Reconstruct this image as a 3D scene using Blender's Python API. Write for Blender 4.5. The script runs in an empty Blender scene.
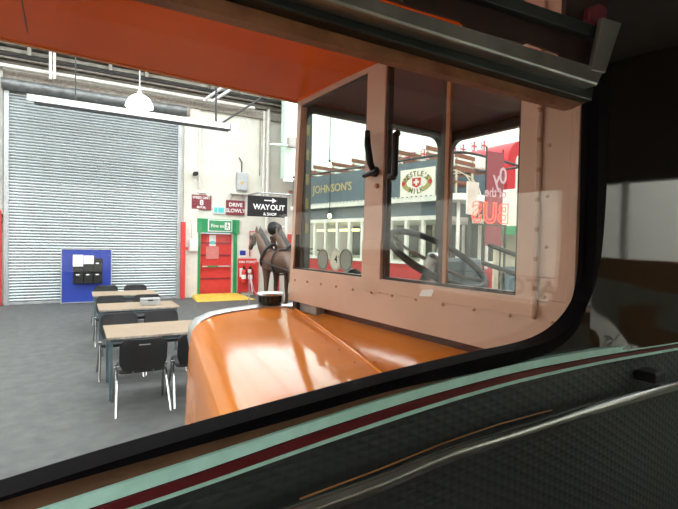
import bpy, bmesh, math, random
from mathutils import Vector, Matrix
random.seed(7)
PI = math.pi
SC = bpy.context.scene
COL = SC.collection

# ------------------------------------------------------------------ camera
EYE = 1.85                      # camera height above the hall floor
FPX, PITCH, ROLL = 458.0, -1.5, 1.2
YB, YH, YT = 33.8, 29.8, 42.0   # headings: bus, hall, horse tram
def _axes():
    p, r = math.radians(PITCH), math.radians(ROLL)
    f = Vector((0, math.cos(p), math.sin(p))); u = Vector((0, -math.sin(p), math.cos(p))); x = Vector((1, 0, 0))
    return x*math.cos(r)+u*math.sin(r), f, u*math.cos(r)-x*math.sin(r)
CX, CF, CU = _axes()
cam = bpy.data.cameras.new('camera'); camo = bpy.data.objects.new('camera', cam); COL.objects.link(camo)
cam.sensor_width = 36; cam.lens = FPX*36/678; cam.clip_start = 0.02; cam.clip_end = 200
m = Matrix((CX, CU, -CF)).transposed().to_4x4(); m.translation = (0, 0, EYE)
camo.matrix_world = m
SC.camera = camo

# ------------------------------------------------------------------ world, exposure
w = bpy.data.worlds.new('sky'); SC.world = w; w.use_nodes = True
w.node_tree.nodes['Background'].inputs[0].default_value = (.80, .88, 1, 1)
w.node_tree.nodes['Background'].inputs[1].default_value = 1.0
SC.view_settings.view_transform = 'Standard'; SC.view_settings.look = 'None'
SC.view_settings.gamma = 1; SC.view_settings.use_curve_mapping = False
SC.view_settings.exposure = 0.2
SC.cycles.use_denoising = True
SC.cycles.max_bounces = 8; SC.cycles.transparent_max_bounces = 16
SC.cycles.sample_clamp_indirect = 6
ROOFLIGHT = 7.0

# ------------------------------------------------------------------ pixels to places
def ray(u, v): return CX*((u-339)/FPX) + CF - CU*((v-254.5)/FPX)
def ax(y): y = math.radians(y); return Vector((math.cos(y), math.sin(y), 0)), Vector((-math.sin(y), math.cos(y), 0))
def fc(P, y): r, f = ax(y); return (P.dot(r), P.dot(f), P.z+EYE)
def px_f(u, v, y, f): q = ray(u, v); return fc(q*(f/q.dot(ax(y)[1])), y)     # on the cross plane f of a frame
def px_l(u, v, y, l): q = ray(u, v); return fc(q*(l/q.dot(ax(y)[0])), y)     # on the side plane l of a frame
def px_z(u, v, y, z): q = ray(u, v); return fc(q*((z-EYE)/q.z), y)           # on the level z
def px_d(u, v, y, d): q = ray(u, v); return fc(q*(d/q.y), y)                 # at depth d
def wpos(l, f, z, y): r, ff = ax(y); p = r*l+ff*f; return Vector((p.x, p.y, z))

# ------------------------------------------------------------------ materials
MT = {}
def mat(name, col, rough=.5, metal=0, var=.08, scale=12, bump=0, bscale=60, coat=0, emit=None, estr=0, col2=None, alpha=None, detail=4, spec=.5, coatr=.05):
    if name in MT: return MT[name]
    mt = bpy.data.materials.new(name); mt.use_nodes = True; nt = mt.node_tree; b = nt.nodes['Principled BSDF']
    b.inputs['Roughness'].default_value = rough; b.inputs['Metallic'].default_value = metal
    b.inputs['Coat Weight'].default_value = coat; b.inputs['Coat Roughness'].default_value = coatr
    b.inputs['Specular IOR Level'].default_value = spec
    tc = nt.nodes.new('ShaderNodeTexCoord'); no = nt.nodes.new('ShaderNodeTexNoise')
    no.inputs['Scale'].default_value = scale; no.inputs['Detail'].default_value = detail
    nt.links.new(tc.outputs['Object'], no.inputs['Vector'])
    rp = nt.nodes.new('ShaderNodeValToRGB'); rp.color_ramp.elements[0].position = .3; rp.color_ramp.elements[1].position = .7
    c2 = col2 or tuple(min(1, c*(1+var)) for c in col); c1 = col if col2 else tuple(c*(1-var) for c in col)
    rp.color_ramp.elements[0].color = (*c1, 1); rp.color_ramp.elements[1].color = (*c2, 1)
    nt.links.new(no.outputs['Fac'], rp.inputs[0]); nt.links.new(rp.outputs[0], b.inputs['Base Color'])
    if bump:
        n2 = nt.nodes.new('ShaderNodeTexNoise'); n2.inputs['Scale'].default_value = bscale
        nt.links.new(tc.outputs['Object'], n2.inputs['Vector'])
        bp = nt.nodes.new('ShaderNodeBump'); bp.inputs['Strength'].default_value = bump; bp.inputs['Distance'].default_value = .01
        nt.links.new(n2.outputs['Fac'], bp.inputs['Height']); nt.links.new(bp.outputs[0], b.inputs['Normal'])
    if emit: b.inputs['Emission Color'].default_value = (*emit, 1); b.inputs['Emission Strength'].default_value = estr
    MT[name] = mt; return mt
def glass(name, tint=(.95, .97, .96), refl=1.0, rough=0.0):
    if name in MT: return MT[name]
    mt = bpy.data.materials.new(name); mt.use_nodes = True; nt = mt.node_tree; nt.nodes.clear()
    o = nt.nodes.new('ShaderNodeOutputMaterial'); mx = nt.nodes.new('ShaderNodeMixShader'); t = nt.nodes.new('ShaderNodeBsdfTransparent')
    g = nt.nodes.new('ShaderNodeBsdfGlossy'); fr = nt.nodes.new('ShaderNodeFresnel'); mu = nt.nodes.new('ShaderNodeMath'); mu.operation = 'MULTIPLY'
    t.inputs[0].default_value = (*tint, 1); g.inputs['Roughness'].default_value = rough; ge = nt.nodes.new('ShaderNodeNewGeometry'); io = nt.nodes.new('ShaderNodeMapRange')
    io.inputs['To Min'].default_value = 1.45; io.inputs['To Max'].default_value = 1/1.45
    nt.links.new(ge.outputs['Backfacing'], io.inputs['Value']); nt.links.new(io.outputs[0], fr.inputs[0])
    mu.inputs[1].default_value = refl
    nt.links.new(fr.outputs[0], mu.inputs[0]); nt.links.new(mu.outputs[0], mx.inputs[0])
    nt.links.new(t.outputs[0], mx.inputs[1]); nt.links.new(g.outputs[0], mx.inputs[2]); nt.links.new(mx.outputs[0], o.inputs[0])
    MT[name] = mt; return mt

mat('concrete', (.060, .065, .064), .7, col2=(.092, .098, .096), scale=6, detail=12, bump=.15, bscale=25)
mat('brick_cream', (.74, .73, .64), .75, var=.07, scale=2.2, bump=.5, bscale=14)
mat('plaster_grey', (.35, .34, .31), .8, var=.2, scale=3, bump=.3)
mat('mint_paint', (.57, .73, .63), .6, var=.04)
mat('roof_board', (.17, .16, .135), .8, col2=(.34, .32, .27), scale=5, bump=.3)
mat('roof_white', (.62, .61, .56), .7, var=.1)
mat('dark_iron', (.035, .035, .035), .5, .3, var=.2)
mat('rust_beam', (.20, .17, .14), .8, col2=(.42, .38, .33), scale=18)
mat('slat_steel', (.40, .44, .45), .36, .45, var=.10, scale=1.2, bump=.05)
mat('galv', (.42, .44, .45), .4, .5, var=.12)
mat('white_paint', (.80, .80, .78), .45, var=.04)
mat('pipe_white', (.74, .72, .66), .6, var=.1)
mat('red_paint', (.62, .045, .04), .4, var=.08)
mat('maroon', (.22, .025, .04), .45, var=.08)
mat('flag_pink', (.62, .20, .18), .6)
mat('green_sign', (.015, .27, .09), .4, var=.05)
mat('teal_sign', (.10, .55, .55), .4)
mat('blue_board', (.008, .035, .30), .75, var=.06, scale=80)
mat('black_plastic', (.011, .011, .013), .5, var=.1, spec=.3)
mat('black_fabric', (.022, .022, .025), .85, var=.25, scale=160, bump=.3, bscale=300)
mat('chrome', (.42, .42, .42), .22, 1, var=.02)
mat('table_wood', (.27, .20, .13), .42, col2=(.30, .225, .15), scale=6)
mat('table_steel', (.10, .15, .18), .4, .3, var=.1)
mat('paper', (.82, .82, .82), .7, var=.02)
mat('yellow_paint', (.62, .42, .06), .7, var=.2, scale=5)
mat('horse_hide', (.075, .037, .022), .5, col2=(.12, .062, .038), scale=3)
mat('horse_black', (.012, .01, .01), .6)
mat('harness', (.03, .03, .035), .4)
mat('orange_gloss', (.74, .235, .04), .10, var=.07, scale=2.5, bump=.08, bscale=3.5, spec=.22)
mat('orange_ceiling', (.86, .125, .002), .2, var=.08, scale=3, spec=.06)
mat('salmon', (.62, .385, .285), .42, var=.05, scale=5)
mat('salmon_in', (.44, .185, .085), .5, var=.06)
mat('dark_brown', (.035, .014, .009), .45, var=.3)
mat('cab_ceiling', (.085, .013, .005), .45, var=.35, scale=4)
mat('wood_strip', (.24, .085, .03), .5, col2=(.40, .17, .07), scale=22, bump=.2)
mat('rubber', (.005, .004, .005), .75, var=.1, spec=.05)
mat('wood_sill', (.11, .05, .022), .5, col2=(.16, .075, .035), scale=22, bump=.2)
mat('green_black', (.02, .028, .024), .34, var=.25, scale=9)
mat('worn_metal', (.30, .31, .28), .30, .8, col2=(.46, .47, .42), scale=14)
mat('mint_strip', (.56, .95, .80), .5, var=.12, scale=30)
mat('maroon_strip', (.12, .012, .014), .4)
mat('varnish', (.014, .011, .008), .07, var=.35, scale=2, spec=.3)
mat('aluminium', (.52, .53, .53), .34, .9, var=.06)
mat('cream_panel', (.70, .74, .65), .5)
mat('tan_wood', (.58, .27, .09), .45, var=.1)
mat('tram_red', (.50, .03, .035), .4)
mat('tram_white', (.80, .79, .73), .5)
mat('tram_blue', (.085, .125, .155), .5, var=.12)
mat('drum_steel', (.16, .17, .17), .45, .4, var=.3, scale=6)
mat('faded_pink', (.50, .33, .36), .6)
mat('dark_olive', (.14, .11, .02), .5)
mat('rail_chrome', (.34, .35, .32), .22, .9, var=.1)
mat('gold', (.45, .38, .2), .5, .2)
mat('brown_wood', (.19, .065, .035), .55, var=.15)
mat('beige', (.55, .50, .38), .6)
mat('tram_glass', (.07, .08, .08), .12, var=.2)
mat('flag_blue', (.03, .07, .36), .7)
mat('flag_red', (.55, .02, .03), .7)
mat('enamel_white', (.83, .81, .72), .3)
mat('olive_gold', (.36, .32, .10), .4)
mat('sticker_grey', (.34, .35, .33), .6)
mat('lamp_glass', (.9, .9, .88), .3, emit=(1, .97, .9), estr=5)
mat('bulb', (1, .85, .6), .3, emit=(1, .70, .32), estr=9)
mat('warm_tube', (1, .85, .5), .3, emit=(1, .75, .25), estr=4)
mat('neon', (1, .1, .05), .3, emit=(1, .025, .01), estr=2.6)
mat('skypane', (.9, .95, 1), .5, emit=(.93, .97, 1), estr=ROOFLIGHT)
glass('window_glass', (.985, .99, .985), 1.0); glass('cab_glass', (.95, .97, .95), .25)

# embossed rexine: diagonal lattice relief
def rexine():
    mt = bpy.data.materials.new('rexine'); mt.use_nodes = True; nt = mt.node_tree; b = nt.nodes['Principled BSDF']
    b.inputs['Base Color'].default_value = (.036, .042, .042, 1); b.inputs['Roughness'].default_value = .42
    tc = nt.nodes.new('ShaderNodeTexCoord'); hs = []
    for a in (.5, -.5):
        mp = nt.nodes.new('ShaderNodeMapping'); mp.inputs['Rotation'].default_value = (0, a, 0)
        wv = nt.nodes.new('ShaderNodeTexWave'); wv.bands_direction = 'Z'; wv.inputs['Scale'].default_value = 16
        nt.links.new(tc.outputs['Object'], mp.inputs[0]); nt.links.new(mp.outputs[0], wv.inputs['Vector']); hs.append(wv)
    mx = nt.nodes.new('ShaderNodeMath'); mx.operation = 'MAXIMUM'
    nt.links.new(hs[0].outputs['Fac'], mx.inputs[0]); nt.links.new(hs[1].outputs['Fac'], mx.inputs[1])
    bp = nt.nodes.new('ShaderNodeBump'); bp.inputs['Strength'].default_value = .42; bp.inputs['Distance'].default_value = .0025
    nt.links.new(mx.outputs[0], bp.inputs['Height']); nt.links.new(bp.outputs[0], b.inputs['Normal'])
    MT['rexine'] = mt
rexine()
def brick_bump(mt):
    nt = mt.node_tree; b = nt.nodes['Principled BSDF']
    tc = nt.nodes.new('ShaderNodeTexCoord'); mp = nt.nodes.new('ShaderNodeMapping'); mp.inputs['Rotation'].default_value = (PI/2, 0, 0)
    br = nt.nodes.new('ShaderNodeTexBrick'); br.inputs['Scale'].default_value = 4.4; br.inputs['Mortar Size'].default_value = .03
    br.inputs['Color1'].default_value = (1, 1, 1, 1); br.inputs['Color2'].default_value = (.9, .9, .9, 1); br.inputs['Mortar'].default_value = (0, 0, 0, 1)
    bp = nt.nodes.new('ShaderNodeBump'); bp.inputs['Strength'].default_value = .6; bp.inputs['Distance'].default_value = .01
    nt.links.new(tc.outputs['Object'], mp.inputs[0]); nt.links.new(mp.outputs[0], br.inputs['Vector'])
    nt.links.new(br.outputs['Color'], bp.inputs['Height']); nt.links.new(bp.outputs[0], b.inputs['Normal'])
brick_bump(MT['brick_cream'])

# ------------------------------------------------------------------ mesh building
class MB:
    def __init__(s): s.v = []; s.f = []; s.mi = []
    def add(s, vs, fs, mi=0):
        n = len(s.v); s.v += [tuple(v) for v in vs]; s.f += [tuple(i+n for i in f) for f in fs]; s.mi += [mi]*len(fs); return s
    def box(s, a, b, mi=0):
        (x0, y0, z0), (x1, y1, z1) = a, b
        return s.add([(x0,y0,z0),(x1,y0,z0),(x1,y1,z0),(x0,y1,z0),(x0,y0,z1),(x1,y0,z1),(x1,y1,z1),(x0,y1,z1)],
                     [(0,3,2,1),(4,5,6,7),(0,1,5,4),(1,2,6,5),(2,3,7,6),(3,0,4,7)], mi)
    def prism(s, A, Bv, mi=0):              # two matching loops of points
        n = len(A)
        return s.add(list(A)+list(Bv), [tuple(range(n-1, -1, -1)), tuple(range(n, 2*n))]+[(i, (i+1) % n, n+(i+1) % n, n+i) for i in range(n)], mi)
    def poly_f(s, pts, f0, f1, mi=0):       # outline in (l, z), thickness along f
        return s.prism([(p[0], f0, p[1]) for p in pts], [(p[0], f1, p[1]) for p in pts], mi)
    def poly_l(s, pts, l0, l1, mi=0):       # outline in (f, z), thickness along l
        return s.prism([(l0, p[0], p[1]) for p in pts], [(l1, p[0], p[1]) for p in pts], mi)
    def poly_z(s, pts, z0, z1, mi=0):
        return s.prism([(p[0], p[1], z0) for p in pts], [(p[0], p[1], z1) for p in pts], mi)
    def tube(s, pts, r, n=8, mi=0, cap=True, closed=False):
        pts = [Vector(p) for p in pts]; rs = r if isinstance(r, (list, tuple)) else [r]*len(pts); vs = []; fs = []
        N = len(pts); up0 = None
        for i, p in enumerate(pts):
            a = pts[(i-1) % N] if (i > 0 or closed) else p; b = pts[(i+1) % N] if (i < N-1 or closed) else p
            t = (b-a).normalized(); ref = Vector((0, 0, 1)) if abs(t.z) < .9 else Vector((1, 0, 0))
            if up0 is not None:
                ref = up0
            x = t.cross(ref).normalized(); y = x.cross(t).normalized(); up0 = y
            for k in range(n): an = 2*PI*k/n; vs.append(p+(x*math.cos(an)+y*math.sin(an))*rs[i])
        for i in range(N if closed else N-1):
            j = (i+1) % N
            for k in range(n): fs.append((i*n+k, i*n+(k+1) % n, j*n+(k+1) % n, j*n+k))
        if cap and not closed: fs += [tuple(range(n-1, -1, -1)), tuple(range((N-1)*n, N*n))]
        return s.add(vs, fs, mi)
    def lathe(s, prof, c=(0, 0, 0), n=20, mi=0, axis='z'):
        vs = []; fs = []
        for r, z in prof:
            for k in range(n):
                a = 2*PI*k/n; x, y = r*math.cos(a), r*math.sin(a)
                p = (x, y, z) if axis == 'z' else ((x, z, y) if axis == 'y' else (z, x, y))
                vs.append((c[0]+p[0], c[1]+p[1], c[2]+p[2]))
        for i in range(len(prof)-1):
            for k in range(n): fs.append((i*n+k, i*n+(k+1) % n, (i+1)*n+(k+1) % n, (i+1)*n+k))
        fs += [tuple(range(n-1, -1, -1)), tuple(range((len(prof)-1)*n, len(prof)*n))]
        return s.add(vs, fs, mi)
    def grid(s, rows, mi=0):
        n = len(rows[0]); vs = [p for r in rows for p in r]
        return s.add(vs, [(i*n+k, i*n+k+1, (i+1)*n+k+1, (i+1)*n+k) for i in range(len(rows)-1) for k in range(n-1)], mi)
    def strip(s, A, Bv, f0, f1, mi=0):      # a moulding between two polylines in (l, z)
        rows = [[(a[0], f1, a[1]), (a[0], f0, a[1]), (b[0], f0, b[1]), (b[0], f1, b[1]), (a[0], f1, a[1])] for a, b in zip(A, Bv)]
        return s.grid(rows, mi)
    def mesh(s, name, mats, off=(0, 0, 0), smooth=False, bevel=0, bseg=2):
        me = bpy.data.meshes.new(name)
        me.from_pydata([(v[0]-off[0], v[1]-off[1], v[2]-off[2]) for v in s.v], [], s.f)
        for mt in (mats if isinstance(mats, (list, tuple)) else [mats]): me.materials.append(MT[mt])
        for p, i in zip(me.polygons, s.mi): p.material_index = i
        bm = bmesh.new(); bm.from_mesh(me)
        bmesh.ops.remove_doubles(bm, verts=bm.verts, dist=1e-5)
        bmesh.ops.recalc_face_normals(bm, faces=bm.faces)
        if bevel: bmesh.ops.bevel(bm, geom=bm.edges[:], offset=bevel, segments=bseg, profile=.5, affect='EDGES', clamp_overlap=True)
        bm.to_mesh(me); bm.free()
        if smooth:
            for p in me.polygons: p.use_smooth = True
            if smooth != 'all': me.set_sharp_from_angle(angle=math.radians(40))
        return me

def text_mb(s, size, mirror=False, extrude=.002, bold=0, spacing=1.0):
    """lettering as triangles in the (x, z) plane, centred, facing -y; a whole word is one flat print"""
    cu = bpy.data.curves.new('t', 'FONT'); cu.body = s; cu.size = size; cu.align_x = 'CENTER'; cu.align_y = 'CENTER'
    cu.extrude = extrude; cu.offset = bold; cu.resolution_u = 3; cu.space_character = spacing
    o = bpy.data.objects.new('t', cu); COL.objects.link(o)
    dg = bpy.context.evaluated_depsgraph_get(); me = bpy.data.meshes.new_from_object(o.evaluated_get(dg))
    mb = MB(); sx = -1 if mirror else 1
    mb.add([(sx*v.co.x, -v.co.z, v.co.y) for v in me.vertices], [tuple(p.vertices) for p in me.polygons])
    bpy.data.objects.remove(o); bpy.data.curves.remove(cu); bpy.data.meshes.remove(me)
    return mb
def moved(mb, l, f, z, rot=0):
    c, s_ = math.cos(rot), math.sin(rot)
    mb.v = [(x*c-zz*s_+l, y+f, x*s_+zz*c+z) for x, y, zz in mb.v]; return mb

class T:
    """a thing: an Empty at its base, parts below it in the coordinates of its frame"""
    def __init__(s, name, y, base, label=None, cat=None, group=None, kind=None, rot=0):
        s.base = base; s.o = bpy.data.objects.new(name, None); COL.objects.link(s.o)
        s.o.empty_display_size = .1
        s.o.location = wpos(*base, y); s.o.rotation_euler = (0, 0, math.radians(y)+rot)
        if label: s.o['label'] = label
        if cat: s.o['category'] = cat
        if group: s.o['group'] = group
        if kind: s.o['kind'] = kind
    def part(s, name, mb, mats, parent=None, smooth=False, bevel=0, label=None, kind=None):
        me = mb if isinstance(mb, bpy.types.Mesh) else mb.mesh(name, mats, s.base, smooth, bevel)
        o = bpy.data.objects.new(name, me); COL.objects.link(o); o.parent = parent or s.o
        if label: o['label'] = label
        if kind: o['kind'] = kind
        return o
def single(name, y, base, mb, mats, label=None, cat=None, group=None, kind=None, smooth=False, bevel=0):
    o = bpy.data.objects.new(name, mb.mesh(name, mats, base, smooth, bevel)); COL.objects.link(o)
    o.location = wpos(*base, y); o.rotation_euler = (0, 0, math.radians(y))
    if label: o['label'] = label
    if cat: o['category'] = cat
    if group: o['group'] = group
    if kind: o['kind'] = kind
    return o
def sub(o, parent_o, name, mb, mats, base, smooth=False):
    c = bpy.data.objects.new(name, mb.mesh(name, mats, base, smooth)); COL.objects.link(c); c.parent = parent_o; return c
def copy_tree(o, parent=None):
    c = o.copy(); COL.objects.link(c); c.parent = parent
    for ch in list(o.children): copy_tree(ch, c)
    return c
def rrect(l0, z0, l1, z1, r, n=5):
    P = []
    for cx, cz, a0 in ((l1-r, z0+r, -90), (l1-r, z1-r, 0), (l0+r, z1-r, 90), (l0+r, z0+r, 180)):
        for k in range(n+1): a = math.radians(a0+90*k/n); P.append((cx+r*math.cos(a), cz+r*math.sin(a)))
    return P
# ================================================================== THE HALL
WF = 15.0
def W(u, v, f=WF): p = px_f(u, v, YH, f); return p[0], p[2]
def struct(name, mb, mats, base=(0, 0, 0), **k): return single(name, YH, base, mb, mats, kind='structure', **k)
HL0, HL1, HF0, HF1 = -9.0, 15.0, -9.0, WF
TOP = 7.15
struct('floor', MB().box((HL0-.3, HF0-.3, -.12), (HL1+.3, HF1+.5, 0)), 'concrete')
# fire door opening in the back wall
fl0 = W(200, 260)[0]; fl1 = W(233, 260)[0]; ft = 2.08
wb = MB()
wb.box((HL0, WF, 0), (fl0, WF+.3, TOP)); wb.box((fl1, WF, 0), (HL1, WF+.3, TOP)); wb.box((fl0, WF, ft), (fl1, WF+.3, TOP))
struct('wall_back', wb, 'brick_cream')
struct('wall_left', MB().box((HL0-.3, HF0, 0), (HL0, HF1, TOP)), 'brick_cream')
struct('wall_right', MB().box((HL1, HF0, 0), (HL1+.3, HF1, TOP)), 'brick_cream')
struct('wall_front', MB().box((HL0, HF0-.3, 0), (HL1, HF0, TOP)), 'brick_cream')
# roof: boarded slope strips with three glazed rooflight bays between them
rise = lambda f: TOP + (WF-f)*.16 if f > 3 else TOP + (WF-3)*.16
def slope(mb, f0, f1, t=.12):
    mb.prism([(HL0-.3, f0, rise(f0)), (HL1+.3, f0, rise(f0)), (HL1+.3, f1, rise(f1)), (HL0-.3, f1, rise(f1))],
             [(HL0-.3, f0, rise(f0)+t), (HL1+.3, f0, rise(f0)+t), (HL1+.3, f1, rise(f1)+t), (HL0-.3, f1, rise(f1)+t)]); return mb
rf = MB()
for a, b in ((15.3, 13.3), (9.8, 8.0), (6.6, 3.5), (2.9, 0.0), (-8.0, -9.3)): slope(rf, a, b)
struct('ceiling', rf, 'roof_white')
for k, (a, b) in enumerate(((13.3, 9.8), (8.0, 6.6), (3.5, 2.9), (0.0, -8.0))):
    struct('window_%d' % (k+1), slope(MB(), a-.01, b+.01, .02), 'skypane')
for k, (a, b) in enumerate(((13.3, 9.8), (8.0, 6.6), (3.5, 2.9), (0.0, -8.0))):
    gb = MB()
    for i in range(13):
        l = HL0+1+i*1.85
        gb.prism([(l, a, rise(a)-.06), (l+.06, a, rise(a)-.06), (l+.06, b, rise(b)-.06), (l, b, rise(b)-.06)],
                 [(l, a, rise(a)), (l+.06, a, rise(a)), (l+.06, b, rise(b)), (l, b, rise(b))])
    struct('trim_%d' % (k+1), gb, 'white_paint')
# eaves: boards, beam and pipes run along the top of the back wall
L0, L1 = HL0, 7.0
zz = lambda v: W(60, v)[1]
bz = [(5.98, 6.20, .10, 'rust_beam'), (6.30, 6.42, .16, 'roof_board'), (6.46, 6.56, .22, 'rust_beam'), (6.62, 6.72, .30, 'roof_board'), (6.78, 6.88, .4, 'roof_board'), (6.93, 7.05, .52, 'roof_white')]
tn = 5
for z0, z1, d, mt in bz:
    struct('trim_%d' % tn, MB().box((L0, WF-d, z0), (L1, WF, z1)), mt, bevel=.01); tn += 1
def pipe_thing(name, pts, r, mt, label, cat='pipe', n=8):
    b = (pts[0][0], pts[0][1], min(p[2] for p in pts))
    return single(name, YH, b, MB().tube(pts, r, n), mt, label, cat, smooth=True)
zp = W(0, 71, WF-.28)[1]
pipe_thing('wall_pipe', [(L0, WF-.34, 6.23), (W(248, 118)[0]+.1, WF-.34, 6.23)], .055, 'pipe_white', 'long white pipe running level above the roller shutter')
pipe_thing('wall_pipe', [(L0, WF-.42, 6.50), (6.0, WF-.42, 6.50)], .05, 'dark_iron', 'dark iron pipe running level below the eaves boards')
for i in range(12):
    l = -4+i*.95
    if i % 3 == 1: continue
    struct('trim_%d' % tn, MB().box((l, WF-.46, 6.56), (l+.09, WF-.05, 6.92)), 'roof_board'); tn += 1
# paired uprights in front of the eaves
for k, u in enumerate((50.5, 54.5)):
    l, z = W(u, 53, WF-.6); _, z2 = W(u, 78, WF-.6)
    pipe_thing('upright_pipe', [(l, WF-.6, z2-.02), (l, WF-.6, z+.25)], .035, 'pipe_white', ('left' if k == 0 else 'right')+' one of the paired cream upright pipes at the eaves')
# truss struts near the right end of the eaves
a = px_f(216, 98, YH, 13.6); b = px_f(216, 123, YH, 13.6)
pipe_thing('hanger_rod', [(b[0], 13.6, b[2]), (a[0], 13.6, a[2]+.7)], .03, 'dark_iron', 'short dark vertical rod holding up the white boom', 'rod')
a = px_f(222, 123, YH, 13.6); b = px_f(262, 95, YH, 13.6)
pipe_thing('brace_rod', [(a[0], 13.6, a[2]), (b[0]+.25, 13.6, b[2]+.12)], .03, 'dark_iron', 'dark diagonal rod rising from the white boom to the roof', 'rod')
for k, (p, q) in enumerate((((203, 101), (226, 84)), ((211, 102), (236, 86)))):
    a = px_f(*p, YH, 13.9); b = px_f(*q, YH, 13.9)
    pipe_thing('roof_strut', [a, (b[0]+.2, b[1], b[2]+.15)], .045, 'galv', ('left' if k == 0 else 'right')+' one of two slanting grey struts under the eaves', 'strut')

# ---------------------------------------------------------------- roller shutter
s0 = W(7.5, 200)[0]; s1 = W(178.5, 200)[0]; stop = 5.62
sh = T('door_1', YH, ((s0+s1)/2, WF-.12, 0), 'tall grey steel roller shutter of narrow slats', kind='structure')
N = 70; pit = (stop-.08)/N
prof = [(.008, 0), (-.014, .08), (-.032, .30), (-.035, .58), (-.018, .90), (.008, 1)]
sm = MB(); sm.grid([[(-(s1-s0)/2, p[0], p[1]*pit), ((s1-s0)/2, p[0], p[1]*pit)] for p in prof]); sm.box((-(s1-s0)/2, .012, 0), ((s1-s0)/2, .02, pit))
slat = sm.mesh('slat', 'slat_steel')
for i in range(N):
    o = bpy.data.objects.new('slat', slat); COL.objects.link(o); o.parent = sh.o; o.location = (0, 0, .08+i*pit)
for s in (s0, s1): sh.part('guide_rail', MB().box((s-.07, WF-.2, 0), (s+.05, WF, stop+.05)), 'galv', bevel=.008)
sh.part('bottom_rail', MB().box((s0+.04, WF-.15, .005), (s1-.06, WF-.09, .08)), 'galv', bevel=.006)
sh.part('roller_drum', MB().lathe([(.15, s0-.1), (.15, s1+.15)], (0, WF-.26, stop+.17), 18, axis='x'), 'drum_steel', smooth=True)
sh.part('lintel', MB().box((s0-.2, WF-.1, stop+.1), (s1+.3, WF, stop+.36)), 'rust_beam')
for k, (u0, u1, v0) in enumerate(((-4, 2.5, 210), (179.5, 184, 222))):
    l0, z = W(u0, v0); l1, _ = W(u1, v0)
    single('guard_post', YH, ((l0+l1)/2, WF-.2, 0), MB().box((l0, WF-.3, 0), (l1, WF-.12, z)), 'red_paint', ('red steel guard post at the left edge of the shutter', 'red steel guard post between the shutter and the fire door')[k], 'post', bevel=.012)
l0, _ = W(-8, 100); l1, _ = W(4, 100)
struct('trim_%d' % tn, MB().box((l0-.6, WF-.22, 2.4), (l1, WF, 6.2)), 'plaster_grey'); tn += 1
# concrete pier right of the shutter
l0 = W(184, 150)[0]; l1 = W(199, 150)[0]
struct('trim_%d' % tn, MB().box((l0, WF-.05, 0), (l1, WF, 6.2)), 'brick_cream'); tn += 1

# ---------------------------------------------------------------- fire door
fd = T('door_2', YH, ((fl0+fl1)/2, WF, 0), 'red fire exit door in a green frame', kind='structure')
lr = W(229.5, 260)[0]
leaf = fd.part('door_leaf', MB().box((fl0+.02, WF+.13, .02), (fl1-.02, WF+.18, ft-.03)), 'red_paint', bevel=.006)
for z in (.55, 1.32, 1.72): sub(None, leaf, 'rail', MB().box((fl0+.05, WF+.115, z), (fl1-.05, WF+.13, z+.05)), 'maroon', fd.base)
bar = sub(None, leaf, 'push_bar', MB().tube([(fl0+.08, WF+.07, .98), (fl1-.06, WF+.07, .98)], .022), 'galv', fd.base, True)
for l in (fl0+.1, fl1-.1): sub(None, leaf, 'bar_bracket', MB().box((l-.03, WF+.06, .90), (l+.03, WF+.13, 1.06)), 'red_paint', fd.base)
sub(None, leaf, 'bar_label', MB().box((fl0+.25, WF+.04, .955), (fl0+.6, WF+.048, 1.005)), 'green_sign', fd.base)
x0, z0 = W(209.5, 246, WF+.1); x1, z1 = W(216, 235, WF+.1)
sub(None, leaf, 'blue_sticker', MB().box((x0, WF+.118, z0), (x1, WF+.13, z1)), 'paper', fd.base)
sub(None, leaf, 'sticker_band', MB().box((x0+.03, WF+.112, z0+.06), (x1-.03, WF+.119, z0+.17)), 'teal_sign', fd.base)
x0, z0 = W(206, 259, WF+.1); x1, z1 = W(219, 246.5, WF+.1)
sub(None, leaf, 'paper_notice', MB().box((x0, WF+.108, z0), (x1, WF+.114, z1)), 'flag_pink', fd.base)
gl = W(197, 260)[0]; gr = W(238, 260)[0]; gt = W(215, 219)[1]
fd.part('frame_post', MB().box((gl, WF-.05, 0), (fl0, WF+.13, ft)), 'green_sign', bevel=.005)
fd.part('frame_post', MB().box((fl1, WF-.05, 0), (gr-.05, WF+.02, ft)), 'green_sign', bevel=.005)
fd.part('frame_head', MB().box((gl-.02, WF-.06, ft), (gr+.02, WF+.02, gt)), 'green_sign', bevel=.005)
fd.part('reveal', MB().box((fl1-.02, WF, 0), (fl1, WF+.13, ft)), 'brick_cream')
l0 = W(207.5, 225)[0]; l1 = W(231.5, 225)[0]
fs = fd.part('exit_sign', MB().box((l0, WF-.085, ft+.04), (l1, WF-.06, gt-.02)), 'white_paint')
sub(None, fs, 'sign_field', MB().box((l0+.03, WF-.092, ft+.07), (l1-.03, WF-.084, gt-.05)), 'green_sign', fd.base)
sub(None, fs, 'lettering', moved(text_mb('Fire exit', .155, bold=.003), l0+.35, WF-.096, (ft+gt)/2), 'white_paint', fd.base)
pm = MB(); cx = l1-.16; cz = (ft+gt)/2
pm.box((cx-.09, WF-.098, cz-.12), (cx+.09, WF-.092, cz+.12)); sub(None, fs, 'pictogram_panel', pm, 'white_paint', fd.base)
rm = MB(); rm.lathe([(.022, -.103), (.022, -.098)], (cx, WF, cz+.075), 10, axis='y')
for p in (((cx, cz+.05), (cx-.01, cz-.02)), ((cx, cz+.04), (cx+.05, cz+.01)), ((cx-.01, cz-.02), (cx+.04, cz-.09)), ((cx-.01, cz-.02), (cx-.06, cz-.07)), ((cx, cz+.04), (cx-.05, cz+.03))):
    rm.tube([(p[0][0], WF-.101, p[0][1]), (p[1][0], WF-.101, p[1][1])], .012, 5)
sub(None, fs, 'running_figure', rm, 'green_sign', fd.base)
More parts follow.
